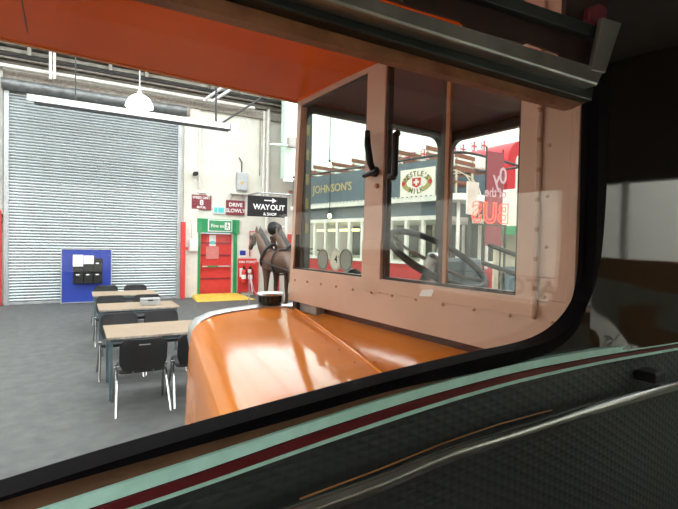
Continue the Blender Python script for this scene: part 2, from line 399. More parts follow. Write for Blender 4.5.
# yellow painted ramp
pr = [px_z(193, 303, YH, 0), px_z(244, 304, YH, 0), px_z(238, 297, YH, 0), px_z(198, 296.5, YH, 0)]
a, b_ = px_z(192, 303, YH, 0)[0], px_z(246, 303, YH, 0)[0]
single('door_ramp', YH, ((a+b_)/2, 14.5, 0), MB().prism([(fl0-.25, WF-.0, .0), (fl1+.12, WF, .0), (fl1+.40, WF-1.25, .0), (fl0-.35, WF-1.25, .0)], [(fl0-.2, WF, .10), (fl1+.1, WF, .10), (fl1+.36, WF-1.25, .012), (fl0-.3, WF-1.25, .012)]), 'yellow_paint', 'low yellow painted ramp in front of the fire exit door', 'ramp')

# ---------------------------------------------------------------- wall signs
def sign(name, u0, v0, u1, v1, mt, lines, label, f=WF, thick=.03, tmat='white_paint', cat='sign'):
    l0, za = W(u0, v0, f); l1, zb = W(u1, v1, f); za = W((u0+u1)/2, v0, f)[1]; zb = W((u0+u1)/2, v1, f)[1]
    t = T(name, YH, ((l0+l1)/2, f, zb), label, cat)
    t.part('board', MB().box((l0, f-thick-.02, zb), (l1, f, za)), mt, bevel=.004)
    for s, sz, x, z in lines:
        t.part('lettering', moved(text_mb(s, sz, bold=.003*sz/.12), l0+(l1-l0)*x, f-thick-.023, zb+(za-zb)*z), tmat)
    return t, l0, l1, zb, za
sign('speed_sign', 191.2, 195, 211, 209.5, 'maroon', [('SPEED LIMIT', .105, .5, .80), ('8', .24, .5, .46), ('M.P.H.', .105, .5, .14)], 'maroon speed limit board with a white figure 8')
sign('slow_sign', 226, 200.5, 244.2, 215, 'maroon', [('DRIVE', .17, .5, .68), ('SLOWLY', .17, .5, .28)], 'maroon board asking drivers to go slowly')
t, a, b, c, d = sign('teal_sign', 212.8, 206.5, 224.5, 214, 'white_paint', [], 'small white and teal sign between the two maroon boards')
t.part('teal_panel', MB().box((a+.03, WF-.058, c+.04), (a+(b-a)*.36, WF-.05, d-.03)), 'teal_sign')
t.part('teal_panel', MB().box((a+(b-a)*.42, WF-.058, c+.04), (a+(b-a)*.92, WF-.05, d-.03)), 'teal_sign')
SF = 13.4
t, a, b, c, d = sign('way_out_sign', 247.5, 196.5, 286.5, 217, 'black_plastic', [('WAY', .225, .335, .46), ('OUT', .225, .745, .46), ('& SHOP', .125, .55, .13)], 'black hanging sign with a white arrow and large white letters', f=SF)
ar = MB(); az = c+(d-c)*.80; am = a+(b-a)*.56
ar.box((am-.2, SF-.058, az-.016), (am+.08, SF-.05, az+.016)); ar.poly_f([(am+.06, az-.075), (am+.2, az), (am+.06, az+.075)], SF-.058, SF-.05)
t.part('arrow', ar, 'white_paint')
t.part('hanging_arm', MB().tube([(a+.35, SF-.02, d+.10), (b+.1, SF-.02, d+.10)], .025), 'galv', smooth=True)
for x in (a+.45, b-.2): t.part('hanger', MB().box((x-.02, SF-.04, d), (x+.02, SF, d+.11)), 'galv')
t.part('support_arm', MB().tube([(a+.35, SF-.02, d+.10), (a+.35, WF, d+.10)], .025), 'galv', smooth=True)
# electrical and small fittings
def wallbox(name, u0, v0, u1, v1, d, mt, label, cat, extra=None):
    l0, za = W(u0, v0); l1, zb = W(u1, v1); t = T(name, YH, ((l0+l1)/2, WF, zb), label, cat)
    b_ = t.part('case', MB().box((l0, WF-d, zb), (l1, WF, za)), mt, bevel=.012)
    t.part('cover', MB().box((l0+.03, WF-d-.015, zb+.03), (l1-.03, WF-d, za-.03)), mt, bevel=.005)
    if extra: extra(t, l0, l1, zb, za)
wallbox('heater_control', 236, 172.5, 246.3, 191.5, .16, 'galv', 'grey steel electrical box high on the brick wall', 'box',
        lambda t, a, b, c, d: (t.part('warning_label', MB().box((a+.12, WF-.182, c+.22), (a+.2, WF-.175, c+.3)), 'yellow_paint'), t.part('cable', MB().tube([((a+b)/2, WF-.05, d), ((a+b)/2, WF-.05, d+.35), ((a+b)/2-.1, WF-.05, d+.5)], .018, 6), 'dark_iron', smooth=True)))
wallbox('junction_box', 188.5, 239, 197, 251.5, .14, 'white_paint', 'white junction box between the shutter and fire door', 'box',
        lambda t, a, b, c, d: (t.part('cable', MB().tube([((a+b)/2-.05, WF-.04, d), ((a+b)/2-.06, WF-.04, d+.45), ((a+b)/2-.10, WF-.04, d+.62)], .015, 6), 'galv', smooth=True), t.part('gland', MB().lathe([(.04, -.2), (.04, 0)], (a-.02, WF-.07, c+.1), 10, axis='x'), 'red_paint')))
l, z = W(194, 174.5)
t = T('security_camera', YH, (l, WF, z), 'small black security camera high above the speed sign', 'camera')
t.part('body', MB().box((l-.06, WF-.36, z-.05), (l+.06, WF-.1, z+.05)), 'black_plastic', bevel=.012); t.part('bracket', MB().tube([(l, WF, z), (l, WF-.12, z)], .025), 'white_paint', smooth=True)
l, z = W(201, 195); l, z = W(199, 192.5)
t = T('wall_spur', YH, (l, WF, z), 'white cable spur fitting under the black security camera', 'fitting')
t.part('plate', MB().box((l-.12, WF-.06, z-.02), (l+.22, WF, z+.03)), 'pipe_white', bevel=.008); t.part('bulb', MB().lathe([(.01, -.06), (.05, -.03), (.05, .03), (.01, .06)], (l+.28, WF-.06, z-.08), 10), 'pipe_white', smooth=True)
for i, (u, va, vb, r, mt, lab) in enumerate(((263.5, 112, 214, .05, 'pipe_white', 'left vertical white downpipe on the brick wall'), (267.5, 110, 236, .07, 'pipe_white', 'thick right vertical white downpipe on the brick wall'), (259.5, 118, 176, .02, 'rust_beam', 'thin brownish conduit left of the white downpipes'), (199.5, 118, 188, .035, 'pipe_white', 'white conduit dropping from the eaves by the shutter'))):
    l, za = W(u, va); _, zb = W(u, vb)
    pipe_thing('downpipe', [(l, WF-.1, zb if i != 1 else 2.25), (l, WF-.1, za)], r, mt, lab)
# shelf bracket above the slow sign
l0, z = W(230, 194); l1, _ = W(246, 194)
t = T('wall_bracket', YH, ((l0+l1)/2, WF, z-.1), 'thin white wall bracket above the slow sign', 'bracket')
t.part('rail', MB().box((l0, WF-.2, z), (l1, WF, z+.025)), 'pipe_white')
for l in (l0+.06, l1-.06): t.part('stay', MB().tube([(l, WF-.18, z), (l-.05, WF, z-.22)], .012, 6), 'galv')

# ---------------------------------------------------------------- fire point
l0, za = W(237.8, 258.5); l1, zb = W(255.5, 300); zb = max(zb, .02)
t = T('fire_point_board', YH, ((l0+l1)/2, WF, zb), 'red fire point backboard beside the fire exit', 'board')
t.part('board', MB().box((l0, WF-.06, .12), (l1, WF, za)), 'red_paint', bevel=.006)
t.part('lettering', moved(text_mb('FIRE POINT', .115, bold=.002), (l0+l1)/2, WF-.063, za-.12), 'white_paint')
t.part('notice', MB().box((l0+.05, WF-.066, za-.62), (l0+.2, WF-.06, za-.32)), 'paper')
t.part('leg', MB().box((l0+.05, WF-.05, 0), (l0+.1, WF, .14)), 'red_paint'); t.part('leg', MB().box((l1-.1, WF-.05, 0), (l1-.05, WF, .14)), 'red_paint')
for k, u in enumerate((243.5, 250)):
    l, z = W(u, 283, WF-.15)
    t = T('fire_extinguisher', YH, (l, WF-.16, z), ('left red fire extinguisher on the fire point board', 'right red fire extinguisher on the fire point board')[k], 'extinguisher', 'fire extinguishers')
    t.part('cylinder', MB().lathe([(.05, 0), (.075, .02), (.075, .38), (.05, .44), (.02, .46)], (l, WF-.16, z), 14), 'red_paint', smooth=True)
    t.part('valve', MB().box((l-.03, WF-.19, z+.46), (l+.03, WF-.13, z+.54)), 'black_plastic'); t.part('lever', MB().box((l-.015, WF-.24, z+.54), (l+.015, WF-.12, z+.565)), 'black_plastic')
    t.part('hose', MB().tube([(l+.03, WF-.16, z+.5), (l+.09, WF-.17, z+.44), (l+.095, WF-.17, z+.2)], .014, 6), 'black_plastic', smooth=True)
    t.part('label_band', MB().lathe([(.077, .14), (.077, .28)], (l, WF-.16, z), 14), 'paper', smooth=True)
l0, za = W(239, 249.5); l1, zb = W(246, 257)
t = T('blue_notice', YH, (l0, WF, zb), 'small blue and white notice above the fire point board', 'sign')
t.part('board', MB().box((l0, WF-.02, zb), (l1, WF, za)), 'paper'); t.part('blue_band', MB().box((l0+.02, WF-.026, zb+.06), (l1-.02, WF-.02, za-.03)), 'blue_board')
# red pipe frame around the fire point
l0, za = W(249.5, 231.5); l1 = W(279, 231)[0]
t = T('red_pipe_run', YH, (l0, WF-.05, 0), 'thin red pipe run bent over behind the horses', 'pipe')
t.part('pipe', MB().tube([(l0, WF-.05, W(249.5, 256)[1]), (l0, WF-.05, za), (l1, WF-.05, za), (l1, WF-.05, .05)], .025, 6), 'red_paint', smooth=True)
l2 = W(256.5, 290)[0]
t.part('riser', MB().tube([(l2, WF-.05, 0), (l2, WF-.05, W(256, 262)[1])], .04, 6), 'red_paint', smooth=True)
l0, za = W(280, 234); l1, zb = W(288, 250)
single('red_cabinet', YH, (l0, WF, zb), MB().box((l0+.06, WF-.2, zb), (l1+.3, WF-.005, za)), 'red_paint', 'red cabinet on the wall behind the horses', 'cabinet', bevel=.01)

# ---------------------------------------------------------------- mint painted upper room at the right
a = px_f(284.5, 150, YH, 13.6); zlow = px_f(286, 178, YH, 13.6)[2]
ml = a[0]
mm = MB().box((ml, 13.6, zlow), (HL1, 13.9, TOP))
struct('wall_mezzanine', mm, 'mint_paint')
struct('trim_%d' % tn, MB().box((ml-.02, 13.5, zlow-.12), (HL1, 13.62, zlow)), 'white_paint'); tn += 1
p = px_f(269, 145, YH, 13.5); q = px_f(288, 146, YH, 13.5)
t = T('swing_arm', YH, (q[0], 13.58, q[2]), 'pale green swing arm sticking out from the mint wall', 'arm')
t.part('arm', MB().tube([(p[0], 13.4, p[2]), (q[0]+.1, 13.4, q[2]), (q[0]+.2, 13.48, q[2])], .04, 6), 'mint_paint', smooth=True); t.part('box', MB().box((q[0]-.05, 13.3, q[2]-.05), (q[0]+.2, 13.49, q[2]+.25)), 'plaster_grey', bevel=.01)

# ---------------------------------------------------------------- white boom and lamp
BFm = 13.5
a = px_f(27, 97, YH, BFm); b = px_f(229, 128, YH, BFm)
t = T('boom_beam', YH, ((a[0]+b[0])/2, BFm, b[2]-.1), 'long white horizontal boom with a dark underside across the shutter', 'beam')
zc = (a[2]+b[2])/2
t.part('beam', MB().box((a[0], BFm-.06, zc-.07), (b[0], BFm+.06, zc+.09)), 'white_paint', bevel=.01)
t.part('underside_rail', MB().box((a[0]+.15, BFm-.075, zc-.13), (b[0]+.1, BFm+.05, zc-.07)), 'black_plastic')
t.part('end_motor', MB().box((b[0]+.02, BFm-.1, zc-.16), (b[0]+.28, BFm+.1, zc+.1)), 'galv', bevel=.015)
t.part('end_plate', MB().box((b[0]-.05, BFm-.13, zc-.32), (b[0]+.42, BFm-.1, zc-.14)), 'white_paint', bevel=.01)
t.part('guard_ring', MB().tube([(b[0]+.42+.16*math.cos(x), BFm, zc+.12+.22*math.sin(x)) for x in [k*PI/8 for k in range(16)]], .012, 6, closed=True), 'galv', smooth=True)
t.part('hanger', MB().box((a[0]+1.0, BFm-.02, zc+.08), (a[0]+1.03, BFm+.02, TOP+.15)), 'dark_iron')
lp = px_f(139.5, 104, YH, 11.0)
t = T('pendant_lamp', YH, lp, 'lit white glass dome lamp hanging before the shutter', 'lamp')
t.part('shade', MB().lathe([(.02, .20), (.12, .185), (.21, .12), (.27, .0), (.29, -.07), (.275, -.07), (.25, 0), (.19, .10), (.1, .16), (.02, .17)], lp, 24), 'lamp_glass', smooth=True)
t.part('cap', MB().lathe([(.05, .19), (.06, .22), (.03, .3), (.01, .32)], lp, 12), 'galv', smooth=True)
t.part('flex', MB().tube([(lp[0], lp[1], lp[2]+.3), (lp[0], lp[1], rise(11)+.0)], .012, 6), 'white_paint', smooth=True)

# ---------------------------------------------------------------- blue board with document holder
x0 = px_f(60.5, 280, YH, 14.6)[0]; x1 = px_f(112, 280, YH, 14.6)[0]; zt = px_f(86, 248.5, YH, 14.6)[2]
t = T('display_board', YH, ((x0+x1)/2, 14.6, 0), 'blue felt display board standing against the shutter', 'board')
t.part('felt_panel', MB().box((x0+.03, 14.6, .04), (x1-.03, 14.64, zt-.03)), 'blue_board')
for l in (x0, x1-.03): t.part('side_rail', MB().box((l, 14.59, 0), (l+.03, 14.65, zt)), 'galv')
t.part('top_rail', MB().box((x0+.03, 14.59, zt-.03), (x1-.03, 14.65, zt)), 'galv'); t.part('bottom_rail', MB().box((x0+.03, 14.59, .02), (x1-.03, 14.65, .045)), 'galv')
u0, u1, va, vb = 73.2, 102.3, 254, 283.5
h0 = px_f(u0, 270, YH, 14.57); h1 = px_f(u1, 270, YH, 14.57); ha = px_f(88, va, YH, 14.57)[2]; hb = px_f(88, vb, YH, 14.57)[2]
t = T('document_holder', YH, ((h0[0]+h1[0])/2, 14.58, hb), 'black pocket holder with white papers on the blue board', 'holder')
t.part('backing', MB().box((h0[0], 14.57, hb), (h1[0], 14.598, ha-.12)), 'black_plastic')
cw = (h1[0]-h0[0])/3; ch = (ha-hb)/3
for r in range(2):
    for c in range(3):
        p = t.part('pocket', MB().box((h0[0]+c*cw+.015, 14.51-.02*(1-r), hb+r*ch*1.15+.01), (h0[0]+(c+1)*cw-.015, 14.57, hb+r*ch*1.15+ch*.95)), 'black_plastic', bevel=.008)
        sub(None, p, 'card', MB().box((h0[0]+c*cw+.07, 14.505-.02*(1-r), hb+r*ch*1.15+ch*.86), (h0[0]+c*cw+.15, 14.512-.02*(1-r), hb+r*ch*1.15+ch*.98)), 'paper', t.base)
for c, zl in ((0, .62), (1, .50)):
    t.part('paper_sheet', MB().box((h0[0]+c*cw-.01+.02*c, 14.47, ha-ch*zl*2.0), (h0[0]+(c+1)*cw-.0+.02*c, 14.49, ha-.02*c-.02)), 'paper', label='white paper hanging over the pockets')
# ================================================================== TABLES AND CHAIRS
def table(f0, f1, l0, l1, label):
    t = T('folding_table', YH, ((l0+l1)/2, (f0+f1)/2, 0), label, 'table', 'tables in a row')
    tp = t.part('tabletop', MB().box((l0, f0, .706), (l1, f1, .73)), 'table_wood', bevel=.003)
    sub(None, tp, 'edge_band', MB().box((l0+.004, f0-.002, .703), (l1-.004, f0, .727)), 'rust_beam', t.base)
    for l in (l0+.03, l1-.07):
        for f in (f0+.03, f1-.07): t.part('leg', MB().box((l, f, 0), (l+.035, f+.035, .706)), 'table_steel', bevel=.003)
    for f in (f0+.035, f1-.065): t.part('rail', MB().box((l0+.065, f, .66), (l1-.07, f+.025, .706)), 'table_steel')
    for l in (l0+.035, l1-.065): t.part('rail', MB().box((l, f0+.065, .66), (l+.025, f1-.07, .706)), 'table_steel')
    return t
TB = [(5.69, 6.53, .295, 1.56), (7.93, 8.73, .30, 1.50), (9.90, 10.70, .27, 1.45)]
tl = ['pale wood table nearest the orange bonnet', 'middle pale wood table with a grey box on it', 'far pale wood table closest to the blue board']
for b_, s in zip(TB, tl): table(*b_, s)
def chair():
    t = T('stacking_chair', YH, (0, 0, 0), '-', 'chair', 'black stacking chairs')
    sp = MB(); sp.poly_z(rrect(-.235, -.20, .235, .22, .06), .425, .47)
    t.part('seat', sp, 'black_fabric', smooth=True, bevel=.012)
    rows = []
    nz, nx = 9, 9
    def outline(z):   # half width of the back at height 0..1
        return .228*min(1, (1-max(0, (z-.82)/.18)**2*.22))*(.86+.14*min(1, z/.25))
    front, back = [], []
    for k in range(nz+1):
        q = k/nz; hw = outline(q); z = .465+q*.33; lean = -.225-.07*q
        front.append([((j/nx*2-1)*hw, lean+.055*abs(j/nx*2-1)**2+.022, z) for j in range(nx+1)])
        back.append([((j/nx*2-1)*hw, lean+.055*abs(j/nx*2-1)**2-.022, z) for j in range(nx+1)])
    m1 = MB().grid(front); 
    m1.grid([front[0], [tuple(p) for p in [(x, y, z) for x, y, z in back[0]]]]); m1.grid([front[-1], back[-1]])
    m1.grid([[r[0] for r in front], [r[0] for r in back]]); m1.grid([[r[-1] for r in front], [r[-1] for r in back]])
    bk = t.part('backrest', m1, 'black_fabric', smooth=True)
    shell = MB().grid(back); shell.grid([[(x*1.03, y-.006, z+(.006 if i == nz else 0)) for x, y, z in r] for i, r in enumerate(back)])
    t.part('back_shell', shell, 'black_plastic', smooth=True)
    sub(None, bk, 'hand_slot', MB().box((-.055, -.315, .742), (.055, -.295, .752)), 'galv', t.base)
    for s in (-1, 1):
        fr_ = [(s*.265, .25, .0), (s*.25, .13, .24), (s*.245, .02, .455)]; re_ = [(s*.27, -.28, 0), (s*.255, -.15, .24), (s*.245, -.02, .455)]
        t.part('leg', MB().tube(fr_, .0145, 8), 'chrome', smooth=True); t.part('leg', MB().tube(re_, .0145, 8), 'chrome', smooth=True)
        t.part('connector', MB().box((s*.245-.022, -.045, .43), (s*.245+.022, .045, .475)), 'chrome', bevel=.006)
        t.part('back_bar', MB().tube([(s*.10, .1, .415), (s*.10, -.17, .415), (s*.10, -.205, .43), (s*.10, -.212, .50)], .011, 6), 'chrome', smooth=True)
    t.part('cross_bar', MB().tube([(-.245, 0, .44), (.245, 0, .44)], .013, 6), 'chrome', smooth=True)
    return t.o
ch0 = chair()
CH = [(.62, 5.42, 0, 'black chair facing away, nearest the camera, left of the pair at the near table'),
      (1.20, 5.44, 0, 'black chair half hidden by the orange bonnet, at the near table'),
      (.52, 6.80, PI, 'left black chair on the far side of the near table'),
      (1.08, 6.84, PI, 'right black chair on the far side of the near table'),
      (.54, 8.94, PI, 'left black chair on the far side of the middle table'),
      (1.15, 8.95, PI, 'right black chair on the far side of the middle table, behind the grey box'),
      (.56, 10.95, PI, 'left black chair on the far side of the far table, by the blue board'),
      (1.15, 10.95, PI, 'right black chair on the far side of the far table')]
for i, (l, f, r, lab) in enumerate(CH):
    o = ch0 if i == 0 else copy_tree(ch0)
    o.location = wpos(l, f, 0, YH); o.rotation_euler = (0, 0, math.radians(YH)+r); o['label'] = lab
# grey metal box on the middle table
p = px_z(151, 305.5, YH, .73); l, f = p[0], p[1]+.1
t = T('cash_box', YH, (l, f, .73), 'small grey metal box standing on the middle table', 'box')
t.part('body', MB().box((l-.15, f-.09, .731), (l+.15, f+.09, .80)), 'galv', bevel=.006)
t.part('lid', MB().box((l-.152, f-.092, .80), (l+.152, f+.092, .845)), 'galv', bevel=.006)
t.part('slot', MB().box((l-.045, f-.097, .805), (l+.035, f-.09, .825)), 'black_plastic')

# ---------------------------------------------------------------- barrier stand
p = px_z(249, 301, YH, 0)
bp_ = px_d(249.3, 284, YH, 12.4); bl, bf_ = bp_[0], bp_[1]
t = T('barrier_stand', YH, (bl, bf_, 0), 'thin grey barrier stand with folded white legs before the fire point', 'stand')
t.part('pole', MB().tube([(bl, bf_, .02), (bl, bf_, 1.0)], .016), 'galv', smooth=True)
t.part('base', MB().lathe([(.16, 0), (.15, .02), (.03, .035)], (bl, bf_, 0), 18), 'galv', smooth=True)
t.part('head', MB().box((bl-.035, bf_-.035, .98), (bl+.035, bf_+.035, 1.07)), 'white_paint', bevel=.008)
for s in (-1, 1): t.part('stay', MB().tube([(bl+.01, bf_, .95), (bl+.12+s*.06, bf_+s*.1, .45)], .011, 6), 'white_paint', smooth=True)

# ================================================================== HORSES
def horse(name):
    t = T(name, YT, (0, 0, 0), '-', 'horse', 'tram horses')
    V = []; R = []; E_ = []
    def chain(pts, start=None):
        prev = start
        for x, y, z, rx, ry in pts:
            V.append((x, y, z)); R.append((rx, ry)); i = len(V)-1
            if prev is not None: E_.append((prev, i))
            prev = i
        return prev
    # trunk: pelvis first
    chain([(0, -.62, 1.36, .25, .27), (0, -.30, 1.33, .30, .31), (0, .05, 1.28, .31, .32), (0, .38, 1.30, .29, .33), (0, .60, 1.34, .22, .28)])
    n = chain([(0, .80, 1.58, .15, .22), (0, .98, 1.84, .115, .17), (0, 1.10, 2.03, .095, .13)], 4)
    chain([(0, 1.22, 1.98, .095, .125), (0, 1.36, 1.80, .075, .09), (0, 1.46, 1.64, .06, .07), (0, 1.49, 1.58, .045, .05)], n)
    for s in (-1, 1):
        chain([(s*.17, .50, 1.10, .12, .14), (s*.17, .50, .82, .075, .085), (s*.17, .52, .54, .062, .062), (s*.17, .50, .28, .042, .042), (s*.17, .50, .14, .05, .05), (s*.17, .54, .04, .065, .075)], 3)
        chain([(s*.18, -.62, 1.08, .17, .19), (s*.18, -.52, .86, .11, .12), (s*.18, -.74, .58, .062, .07), (s*.18, -.72, .30, .045, .048), (s*.18, -.69, .14, .052, .052), (s*.18, -.64, .04, .068, .075)], 0)
    me = bpy.data.meshes.new('body'); me.from_pydata(V, E_, []); me.materials.append(MT['horse_hide'])
    o = bpy.data.objects.new('body', me); COL.objects.link(o)
    sk = o.modifiers.new('s', 'SKIN'); 
    if not me.skin_vertices:
        bm = bmesh.new(); bm.from_mesh(me); bm.verts.layers.skin.verify(); bm.to_mesh(me); bm.free()
    for i, (a, b) in enumerate(R):
        me.skin_vertices[0].data[i].radius = (a, b); me.skin_vertices[0].data[i].use_root = (i == 0)
    o.modifiers.new('u', 'SUBSURF').levels = 2; o.modifiers['u'].render_levels = 2
    dg = bpy.context.evaluated_depsgraph_get(); m2 = bpy.data.meshes.new_from_object(o.evaluated_get(dg))
    bpy.data.objects.remove(o)
    for p in m2.polygons: p.use_smooth = True
    m2.name = 'body'; t.part('body', m2, None)
    for s in (-1, 1):
        t.part('ear', MB().lathe([(.038, 0), (.042, .05), (.025, .12), (.004, .17)], (s*.065, 1.10, 2.10), 8), 'horse_hide', smooth=True)
        t.part('eye', MB().lathe([(.004, -.02), (.02, -.01), (.02, .01), (.004, .02)], (s*.088, 1.25, 1.95), 8, axis='x'), 'horse_black', smooth=True)
    mane = MB()
    pts = [(0, .60, 1.70), (0, .74, 1.84), (0, .88, 2.02), (0, 1.0, 2.14), (0, 1.10, 2.19)]
    mane.grid([[(-.06, p[1]-.05, p[2]-.10), (-.03, p[1]-.08, p[2]+.02), (0, p[1]-.06, p[2]+.05), (.05, p[1]-.05, p[2]-.0), (.16, p[1]-.03, p[2]-.12), (.17, p[1], p[2]-.26)] for p in pts])
    t.part('mane', mane, 'horse_black', smooth='all')
    t.part('tail', MB().tube([(0, -.86, 1.48), (0, -.98, 1.36), (0, -1.02, 1.0), (0, -1.0, .72)], [.05, .08, .09, .03], 8), 'horse_black', smooth='all')
    ring = lambda cy, cz, rx, rz, tilt, n=18: [(rx*math.cos(a), cy+rz*math.sin(a)*tilt, cz+rz*math.sin(a)) for a in [2*PI*k/n for k in range(n)]]
    t.part('collar', MB().tube(ring(.64, 1.45, .215, .31, -.62), .042, 8, closed=True), 'harness', smooth='all')
    t.part('hame', MB().tube(ring(.62, 1.45, .245, .335, -.62), .014, 6, closed=True), 'horse_black', smooth='all')
    t.part('girth_strap', MB().tube(ring(.12, 1.29, .335, .345, 0), .022, 6, closed=True), 'harness', smooth='all')
    t.part('back_strap', MB().tube([(0, .45, 1.64), (0, .0, 1.63), (0, -.4, 1.66), (0, -.75, 1.60)], .022, 6), 'harness', smooth='all')
    for s in (-1, 1): t.part('trace', MB().tube([(s*.27, .62, 1.30), (s*.34, .1, 1.22), (s*.34, -.5, 1.12), (s*.28, -1.1, .95)], .02, 6), 'harness', smooth='all')
    t.part('bridle', MB().tube(ring(1.33, 1.83, .085, .10, .7, 12), .014, 6, closed=True), 'harness', smooth='all')
    t.part('blinker', MB().box((-.115, 1.24, 1.90), (-.10, 1.36, 2.0)), 'harness')
    return t.o
h1 = horse('horse_statue')
P = px_d(284, 250, YT, 12.2)
h1.location = wpos(P[0], P[1], 0, YT); h1.rotation_euler = (0, 0, math.radians(YT+6)); h1['label'] = 'brown horse model in black harness, nearer one of the pair'
h2 = copy_tree(h1); h2.location = wpos(P[0]+.85, P[1]+.25, 0, YT); h2['label'] = 'brown horse model behind the nearer horse, mostly hidden'
# black round lamp on a pale post by the horses
P = px_d(275, 228.5, YT, 14.0); q = px_d(286, 230, YT, 14.0)
t = T('lamp_post', YT, (q[0], q[1], 0), 'pale post carrying a big black round lamp above the horses', 'lamp')
t.part('post', MB().tube([(q[0], q[1], 0), (q[0], q[1], 2.6)], .04), 'pipe_white', smooth=True)
t.part('lamp_housing', MB().lathe([(.05, -.22), (.15, -.16), (.20, -.02), (.215, .10), (.19, .12), (.17, .06), (.02, .02)], P, 18, axis='y'), 'black_plastic', smooth=True)
t.part('arm', MB().tube([(q[0], q[1], P[2]+.05), (P[0], P[1], P[2])], .03, 6), 'galv', smooth=True)
# ================================================================== THE HALF-CAB BUS
BW = .55
def K(u, v, f=BW): p = px_f(u, v, YB, f); return p[0], p[2]
def KL(pts, f=BW): return [K(u, v, f) for u, v in pts]
NS, OS, REAR, CZ = -.42, 2.22, -7.2, 2.57
bus = T('half_cab_bus', YB, (.9, -2.5, 0), 'orange and salmon vintage half-cab bus whose front window frames the view', 'bus')
B_ = bus.base
def ring_f(l0, z0, l1, z1, inner, f0, f1):
    cx = sum(p[0] for p in inner)/len(inner); cz = sum(p[1] for p in inner)/len(inner); out = []
    for x, z in inner:
        dx, dz = x-cx, z-cz
        k = min(((l1-cx)/dx if dx > 1e-6 else (l0-cx)/dx if dx < -1e-6 else 1e9), ((z1-cz)/dz if dz > 1e-6 else (z0-cz)/dz if dz < -1e-6 else 1e9))
        out.append((cx+dx*k, cz+dz*k))
    I = inner+[inner[0]]; O = out+[out[0]]
    return MB().strip(O, I, f0, f1)
def swap_lf(mb, f_to_l=True):   # use an outline drawn in (l, z) as one in (f, z)
    mb.v = [(y, x, z) for x, y, z in mb.v]; return mb
# ---- bonnet
FR = [(.573, .55), (.574, .80), (.576, 1.0), (.587, 1.30), (.593, 1.40), (.607, 1.445), (.645, 1.478), (.709, 1.498), (.80, 1.508), (.883, 1.514), (1.0, 1.520), (1.115, 1.510)]
RE = [(.300, .55), (.300, .80), (.302, 1.0), (.310, 1.17), (.322, 1.23), (.345, 1.27), (.385, 1.305), (.44, 1.330), (.53, 1.352), (.62, 1.366), (.72, 1.376), (.82, 1.378)]
def bon(q):  # q 0 rear .. 1 front
    return [(a[0]+(b[0]-a[0])*q, .60+1.49*q, a[1]+(b[1]-a[1])*q+.012*math.sin(PI*q)) for a, b in zip(RE, FR)]
bn = MB().grid([bon(k/12) for k in range(13)])
bonnet = bus.part('bonnet', bn, 'orange_gloss', smooth='all')
bonnet.modifiers.new('s', 'SUBSURF').levels = 1; bonnet.modifiers['s'].render_levels = 2
rid = [bon(k/12)[-1] for k in range(13)]
deck = MB().grid([[(x, y, z), (x+.02, y, z-.006), (max(x+.05, 1.15), y, max(z, 1.505)), (1.22, y, max(z, 1.51))] for x, y, z in rid])
bus.part('bonnet_deck', deck, 'orange_gloss', smooth=True)
sub(None, bonnet, 'hinge', MB().tube([(x, y, z+.003) for x, y, z in rid], .006, 8), 'orange_gloss', B_, True)
rv = MB()
for k in range(9):
    p = bon(.25+k*.085)
    for j in (-1, -2):
        x, y, z = p[j]; rv.lathe([(.006, 0), (.005, .003), (.001, .004)], (x+(.03 if j == -1 else .055), y, z-(.002 if j == -1 else -.004)), 7)
o = sub(None, bonnet, 'rivet_row', rv, 'orange_gloss', B_); o['kind'] = 'stuff'
# ---- radiator shell and cap
def arch(off, f): 
    P_ = [(x, f, z) for x, z in FR]; full = P_+[(2*1.09-x, f, z) for x, z in reversed([(a, b) for a, b in FR[:-1]])]
    c = Vector((1.09, f, 1.0)); return [tuple(c+(Vector(p)-c)*(1+min(off, -.05+.058*min(1, max(0, (p[2]-1.30)/.20)))/(Vector(p)-c).length)) for p in full]
rad = MB().grid([arch(-.015, 2.085), arch(.004, 2.085), arch(.008, 2.095), arch(.008, 2.17), arch(.0, 2.185), arch(-.07, 2.185), arch(-.07, 2.16)])
bus.part('radiator_shell', rad, 'aluminium', smooth='all')
core = MB(); core.poly_f([(p[0], p[2]) for p in arch(-.06, 2.1)], 2.11, 2.165); bus.part('radiator_core', core, 'dark_iron')
cp = px_f(270, 303, YB, 2.14); c = (cp[0], 2.14, 1.525)
cap = bus.part('radiator_cap', MB().lathe([(.058, 0), (.062, .008), (.052, .012), (.052, .045), (.058, .05)], c, 20), 'dark_iron', smooth=True)
sub(None, cap, 'cap_flange', MB().lathe([(.066, .05), (.070, .056), (.066, .062), (.03, .066), (.002, .067)], c, 20), 'aluminium', B_, True)
tb = MB()
for k in range(14): a = 2*PI*k/14; tb.box((c[0]+.054*math.cos(a)-.004, c[1]+.054*math.sin(a)-.004, c[2]+.012), (c[0]+.054*math.cos(a)+.004, c[1]+.054*math.sin(a)+.004, c[2]+.046))
sub(None, cap, 'grip_ribs', tb, 'black_plastic', B_)
